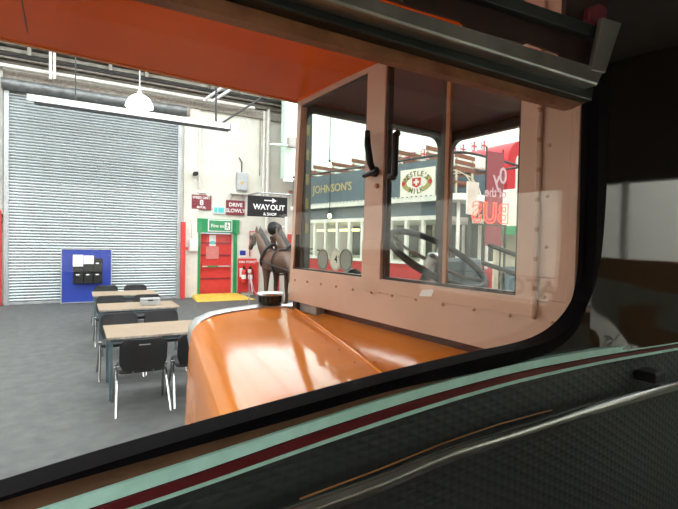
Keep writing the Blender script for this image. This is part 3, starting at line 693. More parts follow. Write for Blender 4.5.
# ---- canopy over the bonnet, upper deck, saloon shell
bus.part('canopy', MB().box((NS, BW+.02, CZ), (OS, 2.10, CZ+.05)), 'orange_ceiling')
fp = [px_z(297, 97, YB, CZ)[:2], px_z(298, 42, YB, CZ)[:2], px_z(300, 0, YB, CZ)[:2], (1.12, .60), (1.12, 2.035)]
bus.part('canopy_fillet', MB().prism([(x, y, CZ-.012 if i in (0, 1, 2) else CZ-.05) for i, (x, y) in enumerate(fp)], [(x, y, CZ) for x, y in fp]), 'orange_ceiling')
hp = [px_z(u, v, YB, CZ) for u, v in ((18, -20), (27.5, 32), (12, 28))]
bus.part('hatch_seam', MB().tube([(p[0], p[1], CZ-.0005) for p in hp[:2]], .002, 5), 'dark_brown')
bus.part('upper_deck', MB().box((NS, REAR, 2.74), (OS, 2.12, 4.3)), 'orange_gloss', bevel=.05)
bus.part('canopy_fascia', MB().box((NS, 2.10, CZ-.005), (OS, 2.12, 2.74)), 'orange_gloss')
bus.part('saloon_ceiling', MB().box((NS, REAR, 2.68), (OS, BW, 2.73)), 'white_paint')
bus.part('saloon_floor', MB().box((NS, REAR, .72), (OS, BW+.05, .78)), 'dark_brown')
bus.part('rear_panel', MB().box((NS, REAR, .78), (OS, REAR+.05, 1.3)), 'cream_panel')
for nm, l0, l1, wz in (('nearside', NS, NS+.05, 1.42), ('offside', OS-.05, OS, 1.68)):
    segs = [(REAR, BW+.05, wz, .12)] if nm == 'nearside' else [(REAR, -1.1, wz, .12), (-1.1, 0, 1.49, .06), (0, BW+.05, wz, .12)]
    for fa, fb, z_, h_ in segs:
        bus.part(nm+'_panel', MB().box((l0, fa, .40), (l1, fb, z_)), 'cream_panel')
        bus.part('waist_rail', MB().box((l0-.01, fa, z_), (l1+.01, fb, z_+h_)), 'tan_wood')
    bus.part('cantrail', MB().box((l0, REAR, 2.32 if nm == 'nearside' else 2.14), (l1, BW+.05, 2.68)), 'dark_brown')
    for f in (-7.1, -5.9, -4.7, -3.5, -2.3, -1.1, .50): bus.part('window_pillar', MB().box((l0, f, wz+.08), (l1, f+.09, 2.32)), 'dark_brown')
    for k, f in enumerate((-7.0, -5.8, -4.6, -3.4, -2.2, -1.0)): bus.part('side_window', MB().box(((l0+l1)/2-.003, f, 1.55 if (nm == 'offside' and k == 5) else wz+.10), ((l0+l1)/2+.003, f+(1.0 if k == 5 else 1.08), 2.32)), 'window_glass')
for f in (.035, .175): bus.part('window_bar', MB().box((OS-.075, f, 1.80), (OS-.05, f+.022, 2.14)), 'white_paint')
ap = bus.part('window_transfer', MB().box((OS-.034, -.80, 1.688), (OS-.030, -.02, 1.694)), 'dark_brown')
lm = text_mb('ATONIC', .125, extrude=.001, bold=.0035, spacing=1.12); lm.v = [(OS-.032+y, -.40-x, 1.630+z) for x, y, z in lm.v]
sub(None, ap, 'lettering', lm, 'dark_brown', B_)
for f in (-2.0, -3.4):
    bus.part('seat_back', MB().box((1.35, f, 1.05), (2.1, f+.10, 1.72)), 'tan_wood', bevel=.03); bus.part('seat_cushion', MB().box((1.35, f+.1, 1.0), (2.1, f+.55, 1.14)), 'maroon_strip', bevel=.03)
for l0, f in ((NS+.0, 1.35), (OS-.32, 1.35), (NS+.0, -5.0), (OS-.32, -5.0)):
    wv = bus.part('wheel', MB().lathe([(.30, 0), (.46, .02), (.48, .08), (.48, .20), (.46, .26), (.30, .28)], (l0+.02, f, .48), 24, axis='x'), 'rubber', smooth=True)
    sub(None, wv, 'hub', MB().lathe([(.02, -.03), (.12, -.02), (.29, .02), (.29, .26), (.1, .3)], (l0+.02, f, .48), 16, axis='x'), 'red_paint', B_, True)
bus.part('chassis', MB().box((.2, REAR, .38), (1.6, 2.05, .56)), 'dark_iron')
# ---- bulkhead: sill and mouldings drawn where they cross the window wall
def cr_(P_, n=4):                                   # a smooth curve through the points
    out = []
    for i in range(len(P_)-1):
        p0, p1, p2, p3 = P_[max(0, i-1)], P_[i], P_[i+1], P_[min(len(P_)-1, i+2)]
        for k in range(n):
            t = k/n
            out.append(tuple(.5*(2*b+(c-a)*t+(2*a-5*b+4*c-d)*t*t+(3*b-3*c+d-a)*t**3) for a, b, c, d in zip(p0, p1, p2, p3)))
    return out+[P_[-1]]
sill_in = [(-80, 505), (0, 480), (100, 449.5), (200, 421), (300, 394), (390, 370.5), (470, 352), (505, 345), (532, 337), (553, 324), (568, 306), (578, 283), (584.5, 250), (588.5, 200), (590.5, 150), (592, 92)]
sill_out = [(-80, 528), (0, 502), (100, 473), (200, 445), (300, 417), (390, 391), (470, 374), (510, 365), (548, 353), (573, 335), (586, 310), (593, 284), (596, 250), (597.5, 200), (598.5, 150), (600, 80)]
bus.part('window_gasket', MB().strip(KL(cr_(sill_in), BW+.026), KL(cr_(sill_out), BW-.014), BW-.014, BW+.026), 'rubber', smooth=True)
bead_a = sill_in[:9]; bead_m = [(u, v+5) for u, v in sill_in[:9]]
def rail(name, A, Bp, f0, mt, f1=BW+.03, **k): return bus.part(name, MB().strip(KL(cr_(A), f0), KL(cr_(Bp), f0), f0, f1), mt, **k)
gt_ = [(-80, 550), (0, 524), (100, 491), (200, 458.5), (300, 426), (378, 401), (450, 380.5), (520, 363.5), (600, 349.5), (678, 339), (780, 322)]
off = lambda P_, d: [(u, v+x) for (u, v), x in zip(P_, d)]
gb_ = off(gt_, [16, 15, 14, 13, 10.5, 10, 9, 8, 6.5, 4.5, 3]); mt_ = off(gb_, [3, 2.5, 2.3, 2.2, 2, 1.5, 1.5, 1.5, 1.3, 1.2, 1]); mb_ = off(mt_, [11, 10.5, 10, 10, 10, 9, 7.5, 6, 4, 2.8, 2]); g2_ = off(mb_, [5, 5, 5, 4.5, 4.2, 4.5, 4, 3.5, 3, 2.5, 2])
so_r = [(-80, 518), (0, 493), (100, 464), (200, 436), (300, 410), (378, 388), (450, 370), (520, 355), (600, 325), (678, 325), (780, 318)]
bus.part('sill_board', MB().strip(KL(so_r[:7]), KL([(u, v+2) for u, v in gt_[:7]]), BW-.004, BW+.008), 'wood_sill')
rail('green_beading', gt_, gb_, BW-.010, 'mint_strip'); rail('dark_line', gb_, mt_, BW-.004, 'rubber'); rail('maroon_piping', mt_, mb_, BW-.012, 'maroon_strip'); rail('lower_green_beading', mb_, g2_, BW-.009, 'mint_strip')
g2k = KL(g2_)
low = g2k+[(2.2, g2k[-1][1]), (2.2, .78), (g2k[0][0]-.3, .78), (NS, g2k[0][1])]
low = [(NS, .78), (NS, g2k[0][1])]+g2k+[(OS, g2k[-1][1]), (OS, .78)]
bus.part('rexine_panel', MB().poly_f(low, BW, BW+.05), 'rexine')
# dark varnished panel right of the window, sweeping forward into the sill at its foot
rows = []
gl = KL(gt_)
def gz(l):
    for a, b in zip(gl, gl[1:]):
        if a[0] <= l <= b[0]: return a[1]+(b[1]-a[1])*(l-a[0])/(b[0]-a[0])
    return gl[-1][1]
for i in range(26):
    q = i/25; row = []
    for j in range(19):
        l = 1.045+(OS-.05-1.045)*j/18; z0 = gz(l)-.004; z = z0+(2.68-z0)*q**1.5
        dz = z-z0; ew = min(1, max(0, (l-1.06)/.22)); ew = ew*ew*(3-2*ew); flare = -.030*ew*math.exp(-dz/.05)+.004*math.exp(-((dz-.12)/.05)**2)
        row.append((l, BW+.012+flare+.004*math.sin(l*5.0), z))
    rows.append(row)
bus.part('varnished_panel', MB().grid(rows), 'varnish', smooth='all')
crn = KL([(500, 356), (540, 346), (570, 330), (586, 305), (594, 280), (598, 250), (599, 215)]); crn += [(1.075, crn[-1][1]), (1.075, gz(1.07)-.002), (crn[0][0], gz(crn[0][0])-.002)]
bus.part('corner_panel', MB().poly_f(crn, BW+.004, BW+.028), 'varnish')
bus.part('bulkhead_backing', MB().box((1.10, BW+.03, .78), (OS, BW+.055, 2.70)), 'salmon')
bus.part('left_pillar', MB().box((NS, BW, 1.4), (NS+.12, BW+.05, 2.68)), 'varnish')
# ---- handrail
hr = [(150, 572), (250, 533), (300, 512), (378, 483.5), (444, 456), (511, 435), (590, 410), (678, 385), (780, 360)]
hrp = [px_f(u, v, YB, BW-.045) for u, v in cr_(hr)]
hrl = bus.part('handrail', MB().tube(hrp, .013, 12), 'rail_chrome', smooth='all')
bk = px_f(652, 376, YB, BW-.03)
bus.part('rail_bracket', MB().box((bk[0]-.03, BW-.05, bk[2]-.012), (bk[0]+.03, BW, bk[2]+.014)), 'black_plastic', bevel=.004)
cr = [(300, 499), (378, 470), (444, 443), (500, 424), (552, 410)]
bus.part('copper_bead', MB().tube([px_f(u, v, YB, BW-.004) for u, v in cr], .0014, 6), 'tan_wood', smooth=True)
# ---- top of the window: wood rail, mouldings and the hopper vent
def pp(name, pts, f0, f1, mt, parent=None, **k): return bus.part(name, MB().poly_f(KL(pts, f0), f0, f1), mt, **k)
pp('wood_rail', [(60, -27), (165, 0), (380, 57.5), (572, 109), (589, 101), (380, 38), (255, 0), (140, -35)], BW-.015, BW+.004, 'wood_strip')
pp('lower_moulding', [(140, -35), (255, 0), (380, 38), (592, 101), (594, 86), (380, 18), (250, -23)], BW-.035, BW-.012, 'green_black', bevel=.003)
hop = pp('hopper_rail', [(250, -23), (380, 18), (598, 86), (605, 69), (524, 44.5), (418, 11), (300, -26)], BW-.06, BW-.02, 'worn_metal', bevel=.005)
pp('hopper_glass', [(300, -30), (418, 8), (462, 21), (468, 28), (524, 44.5), (529, 42.5), (560, 53.5), (564, 60), (600, 72), (602, 40), (585, 33), (482, 0), (400, -30)], BW-.03, BW-.024, 'dark_brown')
pp('upper_moulding', [(400, -27), (482, 0), (586, 34.5), (602, 40), (604, 28), (590, 23), (533, 3), (440, -28)], BW-.045, BW+.0, 'green_black', bevel=.003)
pp('hopper_bracket', [(592, 70), (605.5, 73), (622, 23), (603, 17)], BW-.062, BW-.052, 'worn_metal', bevel=.002)
pp('hopper_end', [(567, -12), (610, -12), (606, 32), (590, 25), (566, 14)], BW-.03, BW-.02, 'dark_brown')
rc = KL([(588, 8), (598, 4), (606, 10), (603, 24), (594, 27), (587, 20)], BW-.04)
bus.part('red_tab', MB().poly_f(rc, BW-.045, BW-.03), 'maroon', bevel=.004)
# ---- the pane itself
bus.part('front_window', MB().box((NS+.1, BW+.028, 1.56), (1.08, BW+.033, 2.18)), 'window_glass')

# ---- cab side facing the bonnet
CL, CT = 1.10, .035
def cab(name, pts, mt='salmon', l0=CL, l1=CL+CT, **k): return bus.part(name, MB().poly_l(pts, l0, l1), mt, **k)
side = cab('cab_side_panel', [(BW+.05, 1.548), (2.108, 1.548), (2.092, 1.712), (BW+.05, 1.712)], bevel=.002)
cab('corner_pillar', [(2.092, 1.712), (2.041, CZ), (2.003, CZ), (2.062, 1.712)], bevel=.002)
cab('centre_pillar', [(1.472, 1.712), (1.466, 2.525), (1.352, 2.525), (1.358, 1.712)], bevel=.002)
cab('top_rail', [(BW+.05, 2.525), (2.006, 2.525), (2.003, CZ), (BW+.05, CZ)], bevel=.002)
cab('hinge_panel', [(BW+.05, 1.712), (.706, 1.712), (.706, 2.525), (BW+.05, 2.525)], bevel=.002)
cab('door_stile', [(.712, 1.712), (.768, 1.712), (.768, 2.525), (.712, 2.525)], l0=CL-.004, bevel=.002)
cab('edge_stile', [(BW+.05, 1.60), (.622, 1.60), (.622, 2.525), (BW+.05, 2.525)], 'salmon', l0=CL-.012, bevel=.002)
lap = cab('lap_plate', [(.712, 1.664), (1.472, 1.664), (1.472, 1.714), (.712, 1.714)], l0=CL-.004, bevel=.001)
cab('lap_plate', [(1.357, 1.66), (1.473, 1.66), (1.473, 1.86), (1.357, 1.86)], l0=CL-.004, bevel=.001)
rv = MB()
for k in range(12): rv.lathe([(.0055, .0), (.0055, -.004), (.002, -.007)], (CL-.001, .66+k*.125, 1.658), 6, axis='x')
for k in range(6):
    rv.lathe([(.0055, 0), (.0055, -.004), (.002, -.007)], (CL-.001, .684, 1.72+k*.13), 6, axis='x')
    rv.lathe([(.004, 0), (.003, -.003)], (CL-.001, 1.45-.1+k*.125, 2.548), 6, axis='x')
o = sub(None, side, 'rivet_row', rv, 'salmon', B_); o['kind'] = 'stuff'
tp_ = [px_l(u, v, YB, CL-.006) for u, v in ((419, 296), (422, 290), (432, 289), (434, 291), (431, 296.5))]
bus.part('white_patch', MB().poly_l([(p[1], p[2]) for p in tp_], CL-.006, CL-.0045), 'paper', label='small white patch')  # small white patch just proud of the lap plate
hg = bus.part('piano_hinge', MB().tube([(CL-.006, .709, 1.66), (CL-.006, .709, 2.52)], .0055, 8), 'salmon_in', smooth=True)
for k in range(11): sub(None, hg, 'knuckle', MB().tube([(CL-.007, .709, 1.67+k*.077), (CL-.007, .709, 1.735+k*.077)], .0085, 8), 'salmon', B_, True)
bus.part('shaded_gap_plate', MB().box((CL+.07, BW+.05, 1.40), (CL+.09, 1.95, 1.57)), 'cab_ceiling')  # dark red-brown colour stands in for shade under the cab panel
bus.part('panel_bracket', MB().box((CL+.02, 1.86, 1.50), (CL+.07, 2.02, 1.548)), 'galv', bevel=.004)
bus.part('panel_bracket', MB().box((CL+.0, 2.02, 1.49), (CL+.04, 2.06, 1.548)), 'dark_iron', bevel=.004)
# glazing and inner frames
def winframe(name, fa, fb, z0, z1, w=.014):
    m_ = MB()
    for a, b in (((fa, z0), (fb, z0+w)), ((fa, z1-w), (fb, z1)), ((fa, z0), (fa+w, z1)), ((fb-w, z0), (fb, z1))): m_.box((CL+.008, a[0], a[1]), (CL+CT-.004, b[0], b[1]))
    return bus.part(name, m_, 'dark_brown')
winframe('window_frame', 1.470, 2.06, 1.710, 2.527, .010); winframe('window_frame', .766, 1.354, 1.710, 2.527, .014)
bus.part('window_pane', MB().poly_l([(1.475, 1.715), (2.06, 1.715), (2.003, 2.524), (1.475, 2.524)], CL+.016, CL+.020), 'cab_glass')
bus.part('sliding_pane', MB().box((CL+.014, 1.04, 1.715), (CL+.018, 1.352, 2.524)), 'cab_glass'); bus.part('sliding_pane', MB().box((CL+.026, .77, 1.715), (CL+.030, 1.06, 2.524)), 'cab_glass')
bus.part('pane_stile', MB().box((CL+.010, 1.037, 1.715), (CL+.022, 1.052, 2.524)), 'salmon_in'); bus.part('pane_stile', MB().box((CL+.024, 1.052, 1.715), (CL+.034, 1.085, 2.524)), 'dark_brown')
# pull handles
def handle(u, va, vb, l, mt='black_plastic'):
    a = px_l(u-.5, va, YB, l-.03); b = px_l(u+2, vb, YB, l-.03)
    h = bus.part('pull_handle', MB().tube([(l-.03, a[1], a[2]), (l-.034, (a[1]*2+b[1])/3, (a[2]*2+b[2])/3), (l-.03, b[1], b[2]+.03), (l-.012, b[1]-.0, b[2])], [.010, .013, .013, .011], 8), mt, smooth='all')
    sub(None, h, 'handle_boss', MB().lathe([(.02, -.0), (.02, -.016), (.008, -.022)], (l, b[1], b[2]), 10, axis='x'), mt, B_, True); return h, b
h_, hb_ = handle(368, 131, 171, CL)
sub(None, h_, 'handle_tongue', MB().tube([(CL-.022, hb_[1]-.03, hb_[2]-.004), (CL-.022, hb_[1]+.05, hb_[2]-.012)], .010, 6), 'black_plastic', B_, True)
sub(None, h_, 'bolt', MB().lathe([(.010, 0), (.009, -.010), (.002, -.012)], (CL, hb_[1]-.01, hb_[2]-.055), 8, axis='x'), 'salmon_in', B_, True)
a = px_l(389, 176, YB, CL-.022); b = px_l(394.5, 176, YB, CL-.022); zt_ = px_l(392, 135, YB, CL-.022)[2]
bus.part('pull_handle', MB().tube([(CL+.01, a[1]+.01, a[2]), (CL-.018, a[1], a[2]), (CL-.022, b[1], b[2]+.004), (CL-.022, b[1]-.002, zt_), (CL-.01, b[1], zt_+.005)], .0125, 8), 'black_plastic', smooth='all')
# fare discs stuck inside the front pane
for k, (u, v, mt) in enumerate(((322, 259.5, 'sticker_grey'), (335.5, 259.5, 'enamel_white'), (346.5, 260, 'sticker_grey'))):
    p = px_l(u, v, YB, CL+.023+.002*k)
    d = bus.part('fare_disc', MB().lathe([(.050, 0), (.050, .0015)], (CL+.023+.002*(2-k), p[1], p[2]), 24, axis='x'), mt)
    sub(None, d, 'disc_ring', MB().tube([(CL+.0225+.002*(2-k), p[1]+.044*math.cos(x), p[2]+.044*math.sin(x)) for x in [j*PI/12 for j in range(24)]], .0014, 4, closed=True), 'sticker_grey' if k == 1 else 'black_plastic', B_)
    if k == 1:
        lm = text_mb('4', .050, extrude=.0004, bold=.0008); l2 = text_mb('d', .022, extrude=.0004); lm.add([(x+.022, y, z+.014) for x, y, z in l2.v], l2.f)
        lm.v = [(CL+.0222+.002*(2-k)+y*0, p[1]-x-.004, p[2]+z) for x, y, z in lm.v]
        sub(None, d, 'lettering', lm, 'black_plastic', B_)
# ---- cab shell beyond the side windows
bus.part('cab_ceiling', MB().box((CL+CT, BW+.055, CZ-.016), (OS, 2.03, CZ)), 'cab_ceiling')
bus.part('ceiling_panel_ring', MB().tube([(1.62+x, .98+y, CZ-.018) for x, y in rrect(-.16, -.2, .16, .2, .05)], .006, 6, closed=True), 'brown_wood')
bus.part('windscreen_frame', ring_f(CL+CT, 1.50, OS, CZ-.016, rrect(1.15, 1.60, 2.12, 2.515, .07), 2.035, 2.075), 'dark_brown')
bus.part('windscreen', MB().box((1.15, 2.052, 1.60), (2.12, 2.057, 2.515)), 'cab_glass')
bus.part('cab_front_panel', MB().box((1.55, 2.04, .62), (OS, 2.09, 1.50)), 'orange_gloss')
bus.part('cab_offside_frame', swap_lf(ring_f(BW+.055, 1.48, 2.06, CZ-.016, rrect(.82, 1.555, 2.03, 2.50, .07), OS-.04, OS)), 'dark_brown')
bus.part('cab_offside_panel', MB().box((OS-.04, BW+.055, .60), (OS, 2.06, 1.48)), 'orange_gloss')
bus.part('dash_panel', MB().prism([(1.2, 2.03, 1.50), (OS-.05, 2.03, 1.50), (OS-.05, 1.93, 1.50), (1.2, 1.93, 1.50)], [(1.2, 2.03, 1.60), (OS-.05, 2.03, 1.60), (OS-.05, 1.97, 1.60), (1.2, 1.97, 1.60)]), 'black_plastic')
gd = px_f(352, 277, YB, 1.93)
bus.part('dash_dial', MB().lathe([(.055, .0), (.055, -.03), (.045, -.04), (.005, -.042)], (gd[0], 1.94, gd[2]-.01), 16, axis='y'), 'black_plastic', smooth=True)
wc = Vector(px_d(437, 258, YB, 2.05)); n_ = Vector((.10, -.50, .86)).normalized(); e1 = n_.cross(Vector((0, 1, 0))).normalized(); e2 = n_.cross(e1)
RW = .235
wheel = bus.part('steering_wheel', MB().tube([wc+e1*RW*math.cos(x)+e2*RW*math.sin(x) for x in [2*PI*k/40 for k in range(40)]], .0155, 10, closed=True), 'black_plastic', smooth='all')
for k in range(4):
    x = PI/4+k*PI/2; q = wc-n_*.03
    sub(None, wheel, 'spoke', MB().tube([q, q+(e1*math.cos(x)+e2*math.sin(x))*RW*.6-n_*-.005, wc+(e1*math.cos(x)+e2*math.sin(x))*RW], [.011, .009, .008], 6), 'galv', B_, True)
sub(None, wheel, 'hub', MB().tube([wc-n_*.05, wc+n_*.0, wc+n_*.012], [.045, .045, .03], 14), 'aluminium', B_, True)
sub(None, wheel, 'column', MB().tube([wc-n_*.05, wc-n_*.75], .024, 10), 'black_plastic', B_, True)
ib = [px_d(u, v, YB, 2.45) for u, v in ((452, 258), (486, 290))]
bus.part('reflection_block', MB().box((ib[0][0], ib[0][1]-.08, ib[1][2]), (ib[1][0], ib[0][1]+.06, ib[0][2])), 'tram_blue', bevel=.02)  # added grey-blue block standing in for a reflection in the right pane
bus.part('driver_seat', MB().box((1.45, .68, 1.15), (1.95, 1.05, 1.27)), 'black_plastic', bevel=.03)
for (u, v), (u2, v2) in (((489, 245), (522, 257)), ((480, 262), (522, 276))):
    a = px_l(u, v, YB, OS-.08); b = px_l(u2, v2, YB, OS-.08)
    bus.part('cab_bar', MB().tube([a, b], .013, 8), 'black_plastic', smooth=True)
# ================================================================== OPEN-TOP HORSE TRAM BEYOND THE CAB
rr_, ff_ = ax(YT)
q0 = ray(330, 240); TL = (q0*(9.5/q0.y)).dot(rr_)
TA = px_l(294, 240, YT, TL)[1]; TZ = px_l(441, 200, YT, TL)[1]
TWd = 1.85
tram = T('horse_tram', YT, (TL+TWd/2, (TA+TZ)/2, 0), 'open-top horse tram with red lower panels and grey-blue upper boards', 'tram')
Z = dict(low=.55, sill=1.50, wt=2.26, can=2.56, band=2.66, up=3.24)
tram.part('lower_panel', MB().box((TL, TZ, Z['low']), (TL+TWd, TA, Z['sill'])), 'tram_red', bevel=.01)
tram.part('waist_rail', MB().box((TL-.02, TZ, Z['sill']), (TL+TWd+.02, TA, Z['sill']+.05)), 'tram_white')
tram.part('letter_rail', MB().box((TL-.01, TZ, Z['wt']), (TL+TWd+.01, TA, Z['wt']+.07)), 'tram_white')
tram.part('roof_soffit', MB().box((TL+.02, TZ, Z['wt']+.07), (TL+TWd-.02, TA, Z['can'])), 'tram_blue')
n = 11; st = (TA-TZ)/n
for i in range(n+1):
    f = TZ+i*st
    tram.part('window_pillar', MB().box((TL, f-.03, Z['sill']+.05), (TL+.06, f+.03, Z['wt'])), 'tram_white'); tram.part('window_pillar', MB().box((TL+TWd-.06, f-.03, Z['sill']+.05), (TL+TWd, f+.03, Z['wt'])), 'tram_white')
for i in range(n):
    f = TZ+i*st; tram.part('window_pane', MB().box((TL+.02, f+.03, Z['sill']+.05), (TL+.03, f+st-.03, Z['wt'])), 'cab_glass')
for i in range(n):
    f = TZ+i*st; tram.part('far_pane', MB().box((TL+TWd-.03, f+.03, Z['sill']+.05), (TL+TWd-.02, f+st-.03, Z['wt'])), 'tram_glass')
tram.part('saloon_lamp', MB().tube([(TL+.5, TA-1.6, 2.12), (TL+.5, TA-.15, 2.12)], .025, 8), 'warm_tube', smooth=True, label='warm lit lamp tube in the tram saloon')
# deck edge runs round the curved platform end
def deckloop(off, r=.30, n=10):
    P_ = [(TL-off, TA)]
    for k in range(n+1):
        a = PI+PI*k/n; sg = lambda x: math.copysign(abs(x)**.45, x); P_.append((TL+TWd/2+(TWd/2+off)*sg(math.cos(a)), TZ-.1+(r+off)*sg(math.sin(a))))
    return P_+[(TL+TWd+off, TA)]
def wall_along(P_, z0, z1, t=.03):
    m_ = MB(); rows = []
    for i, p in enumerate(P_):
        a = Vector(P_[max(0, i-1)]); b = Vector(P_[min(len(P_)-1, i+1)]); d = (b-a).normalized(); nrm = Vector((d.y, -d.x))*t
        rows.append([(p[0], p[1], z0), (p[0], p[1], z1), (p[0]-nrm.x, p[1]-nrm.y, z1), (p[0]-nrm.x, p[1]-nrm.y, z0), (p[0], p[1], z0)])
    return m_.grid(rows)
dl = deckloop(.10); 
tram.part('deck_floor', MB().poly_z(dl, Z['can'], Z['can']+.04), 'tram_white')
tram.part('canopy_band', wall_along(deckloop(.11), Z['can'], Z['band']), 'tram_white', smooth=True)
for l in (TL-.06, TL+TWd+.03): tram.part('upper_board', MB().box((l, TZ-.05, Z['band']), (l+.03, TA, Z['up'])), 'tram_blue')
tram.part('hand_rail', MB().tube([(x, y, Z['up']+.06) for x, y in deckloop(.05)], .022, 6), 'dark_iron', smooth=True)
rv = MB()
for i in range(40): rv.box((TL-.125, TZ+.1*i, Z['band']-.02), (TL-.11, TZ+.1*i+.03, Z['band']-.005))
tram.part('band_studs', rv, 'tram_blue', kind='stuff')
tram.part('dash_plate', wall_along(deckloop(.0, .26)[1:-1], .6, 1.45), 'tram_red', smooth=True)
for a in (PI*1.2, PI*1.5, PI*1.8):
    x, y = TL+TWd/2+TWd/2*math.cos(a), TZ-.1+.20*math.sin(a); tram.part('platform_post', MB().tube([(x, y, .6), (x, y, Z['can'])], .03, 8), 'tram_white', smooth=True)
tram.part('platform_floor', MB().poly_z(deckloop(-.02, .26), .5, .58), 'brown_wood')
for f in (TZ+.9, TA-.9):
    for l in (TL+.1, TL+TWd-.22):
        wv = tram.part('wheel', MB().lathe([(.10, 0), (.34, .0), (.38, .03), (.38, .10), (.34, .12), (.1, .12)], (l, f, .38), 20, axis='x'), 'dark_iron', smooth=True)
tram.part('axle_frame', MB().box((TL+.3, TZ+.5, .32), (TL+TWd-.3, TA-.4, .5)), 'dark_iron')
# garden seats on the open deck
k = 0
for f in [TZ+.45+.62*i for i in range(7)]:
    for l in (TL+.18, TL+1.05):
        b = tram.part('garden_seat', MB().box((l, f, 3.0), (l+.65, f+.32, 3.05)), 'brown_wood')
        for z in (3.24, 3.36, 3.48): sub(None, b, 'back_slat', MB().box((l, f-.03+.05*(z-3.0), z), (l+.65, f-.005+.05*(z-3.0), z+.075)), 'brown_wood', tram.base)
        for x in (l+.04, l+.58): sub(None, b, 'leg', MB().box((x, f, Z['can']+.04), (x+.03, f+.03, 3.55)), 'beige', tram.base)
for k_ in range(2):
    tram.part('stair_rail', MB().tube([px_l(u+k_*6, v+k_*3, YT, TL+.5+k_*.3) for u, v in ((446, 171), (456, 170), (466, 175), (473, 186), (478, 205), (480, 235))], .011, 6), 'beige', smooth='all')
# gilt name on the side board, facing out
def side_text(s, size, f, z, l, mt, sp=1.0, bold=0):
    m_ = text_mb(s, size, bold=bold, spacing=sp, extrude=.003); m_.v = [(l+y, f-x, zz+z) for x, y, zz in m_.v]; tram.part('lettering', m_, mt)
fa = px_l(312, 190, YT, TL-.07)[1]; fb = px_l(353, 186, YT, TL-.07)[1]
side_text("JOHNSON'S", abs(fa-fb)/5.6*1.0, (fa+fb)/2, 2.95, TL-.068, 'gold', bold=.004)
# milk advertisement plate on the side board near the curved end
p0 = px_l(400.5, 180, YT, TL-.09); p1 = px_l(434.5, 180, YT, TL-.09); zt_ = px_l(418, 168.5, YT, TL-.09)[2]; zb_ = px_l(418, 196.5, YT, TL-.09)[2]
fc0, w2, h2_ = (p0[1]+p1[1])/2, abs(p0[1]-p1[1])/2, (zt_-zb_)/2; zc = (zt_+zb_)/2; ll = TL-.075
plate = tram.part('enamel_plate', MB().box((ll-.02, fc0-w2, zb_), (ll+.03, fc0+w2, zt_)), 'enamel_white', bevel=.003, label='white enamel milk advertisement plate')
def S(mb): mb.v = [(ll-.022+y*.5, fc0-x, zc+z) for x, y, z in mb.v]; return mb
def ell(a, b, n=28): return [(a*math.cos(2*PI*i/n), b*math.sin(2*PI*i/n)) for i in range(n)]
oo, ii = ell(w2*.90, h2_*.72), ell(w2*.60, h2_*.42)
rg = MB().strip(oo+[oo[0]], ii+[ii[0]], -.004, .004); sub(None, plate, 'olive_ring', S(rg), 'olive_gold', tram.base)
cut = MB().box((-w2*.62, -.007, h2_*.36), (w2*.62, -.005, h2_*.90)).box((-w2*.36, -.007, -h2_*.86), (w2*.36, -.005, -h2_*.36)); sub(None, plate, 'lettering_field', S(cut), 'enamel_white', tram.base)
sub(None, plate, 'shield', S(MB().poly_f([(-w2*.26, h2_*.33), (w2*.26, h2_*.33), (w2*.24, -h2_*.2), (0, -h2_*.36), (-w2*.24, -h2_*.2)], -.012, -.006)), 'flag_red', tram.base)
sub(None, plate, 'cross', S(MB().box((-w2*.06, -.018, -h2_*.2), (w2*.06, -.013, h2_*.24)).box((-w2*.16, -.018, -h2_*.05), (w2*.16, -.013, h2_*.11))), 'enamel_white', tram.base)
for s in (-1, 1): sub(None, plate, 'red_dot', S(MB().lathe([(h2_*.17, -.012), (h2_*.17, -.006)], (s*w2*.78, 0, 0), 14, axis='y')), 'flag_red', tram.base)
def arc_text(s, size, a, b, th0, th1, flip=False):
    out = MB()
    for i, chx in enumerate(s):
        th = th0+(th1-th0)*i/(len(s)-1); g_ = text_mb(chx, size, bold=.004, extrude=.002)
        rot = (th-PI/2) if not flip else (th-3*PI/2)
        rot *= .6
        g_ = moved(g_, a*math.cos(th), -.012, b*math.sin(th), rot); out.add(g_.v, g_.f)
    return out
sub(None, plate, 'lettering', S(arc_text("NESTLE'S", h2_*.50, w2*.70, h2_*.64, math.radians(152), math.radians(28))), 'dark_olive', tram.base)
sub(None, plate, 'lettering', S(arc_text("MILK", h2_*.50, w2*.60, h2_*.64, math.radians(238), math.radians(302), True)), 'dark_olive', tram.base)
# small lamps on the tram
for (u, v), s in (((329.5, 165), 'upper'), ((329.5, 216), 'lower')):
    p = px_l(u, v, YT, TL-.25); t = T('festoon_bulb', YT, p, s+' small warm bulb hanging by the tram side', 'bulb')
    t.part('bulb', MB().lathe([(.005, -.045), (.035, -.03), (.045, 0), (.025, .035), (.015, .05)], p, 12), 'bulb', smooth=True); t.part('holder', MB().lathe([(.02, .045), (.02, .10)], p, 8), 'black_plastic')
    t.part('flex', MB().tube([(p[0], p[1], p[2]+.1), (p[0], p[1], p[2]+.9 if s == 'lower' else 7.0)], .008, 5), 'dark_iron')
# ================================================================== OTHER EXHIBITS SEEN THROUGH THE CAB
# dark signal mast with yellow patches left of the tram
p = px_d(307, 200, YH, 8.0)
t = T('striped_mast', YH, (p[0], p[1], 0), 'dark mast with dull yellow patches at the tram front', 'mast')
t.part('mast', MB().box((p[0]-.09, p[1]-.05, 0), (p[0]+.05, p[1]+.05, 4.3)), 'dark_iron')
for k in range(5): t.part('patch', MB().box((p[0]-.095, p[1]-.058, 2.0+k*.42), (p[0]+.0, p[1]-.05, 2.18+k*.42)), 'dark_olive')
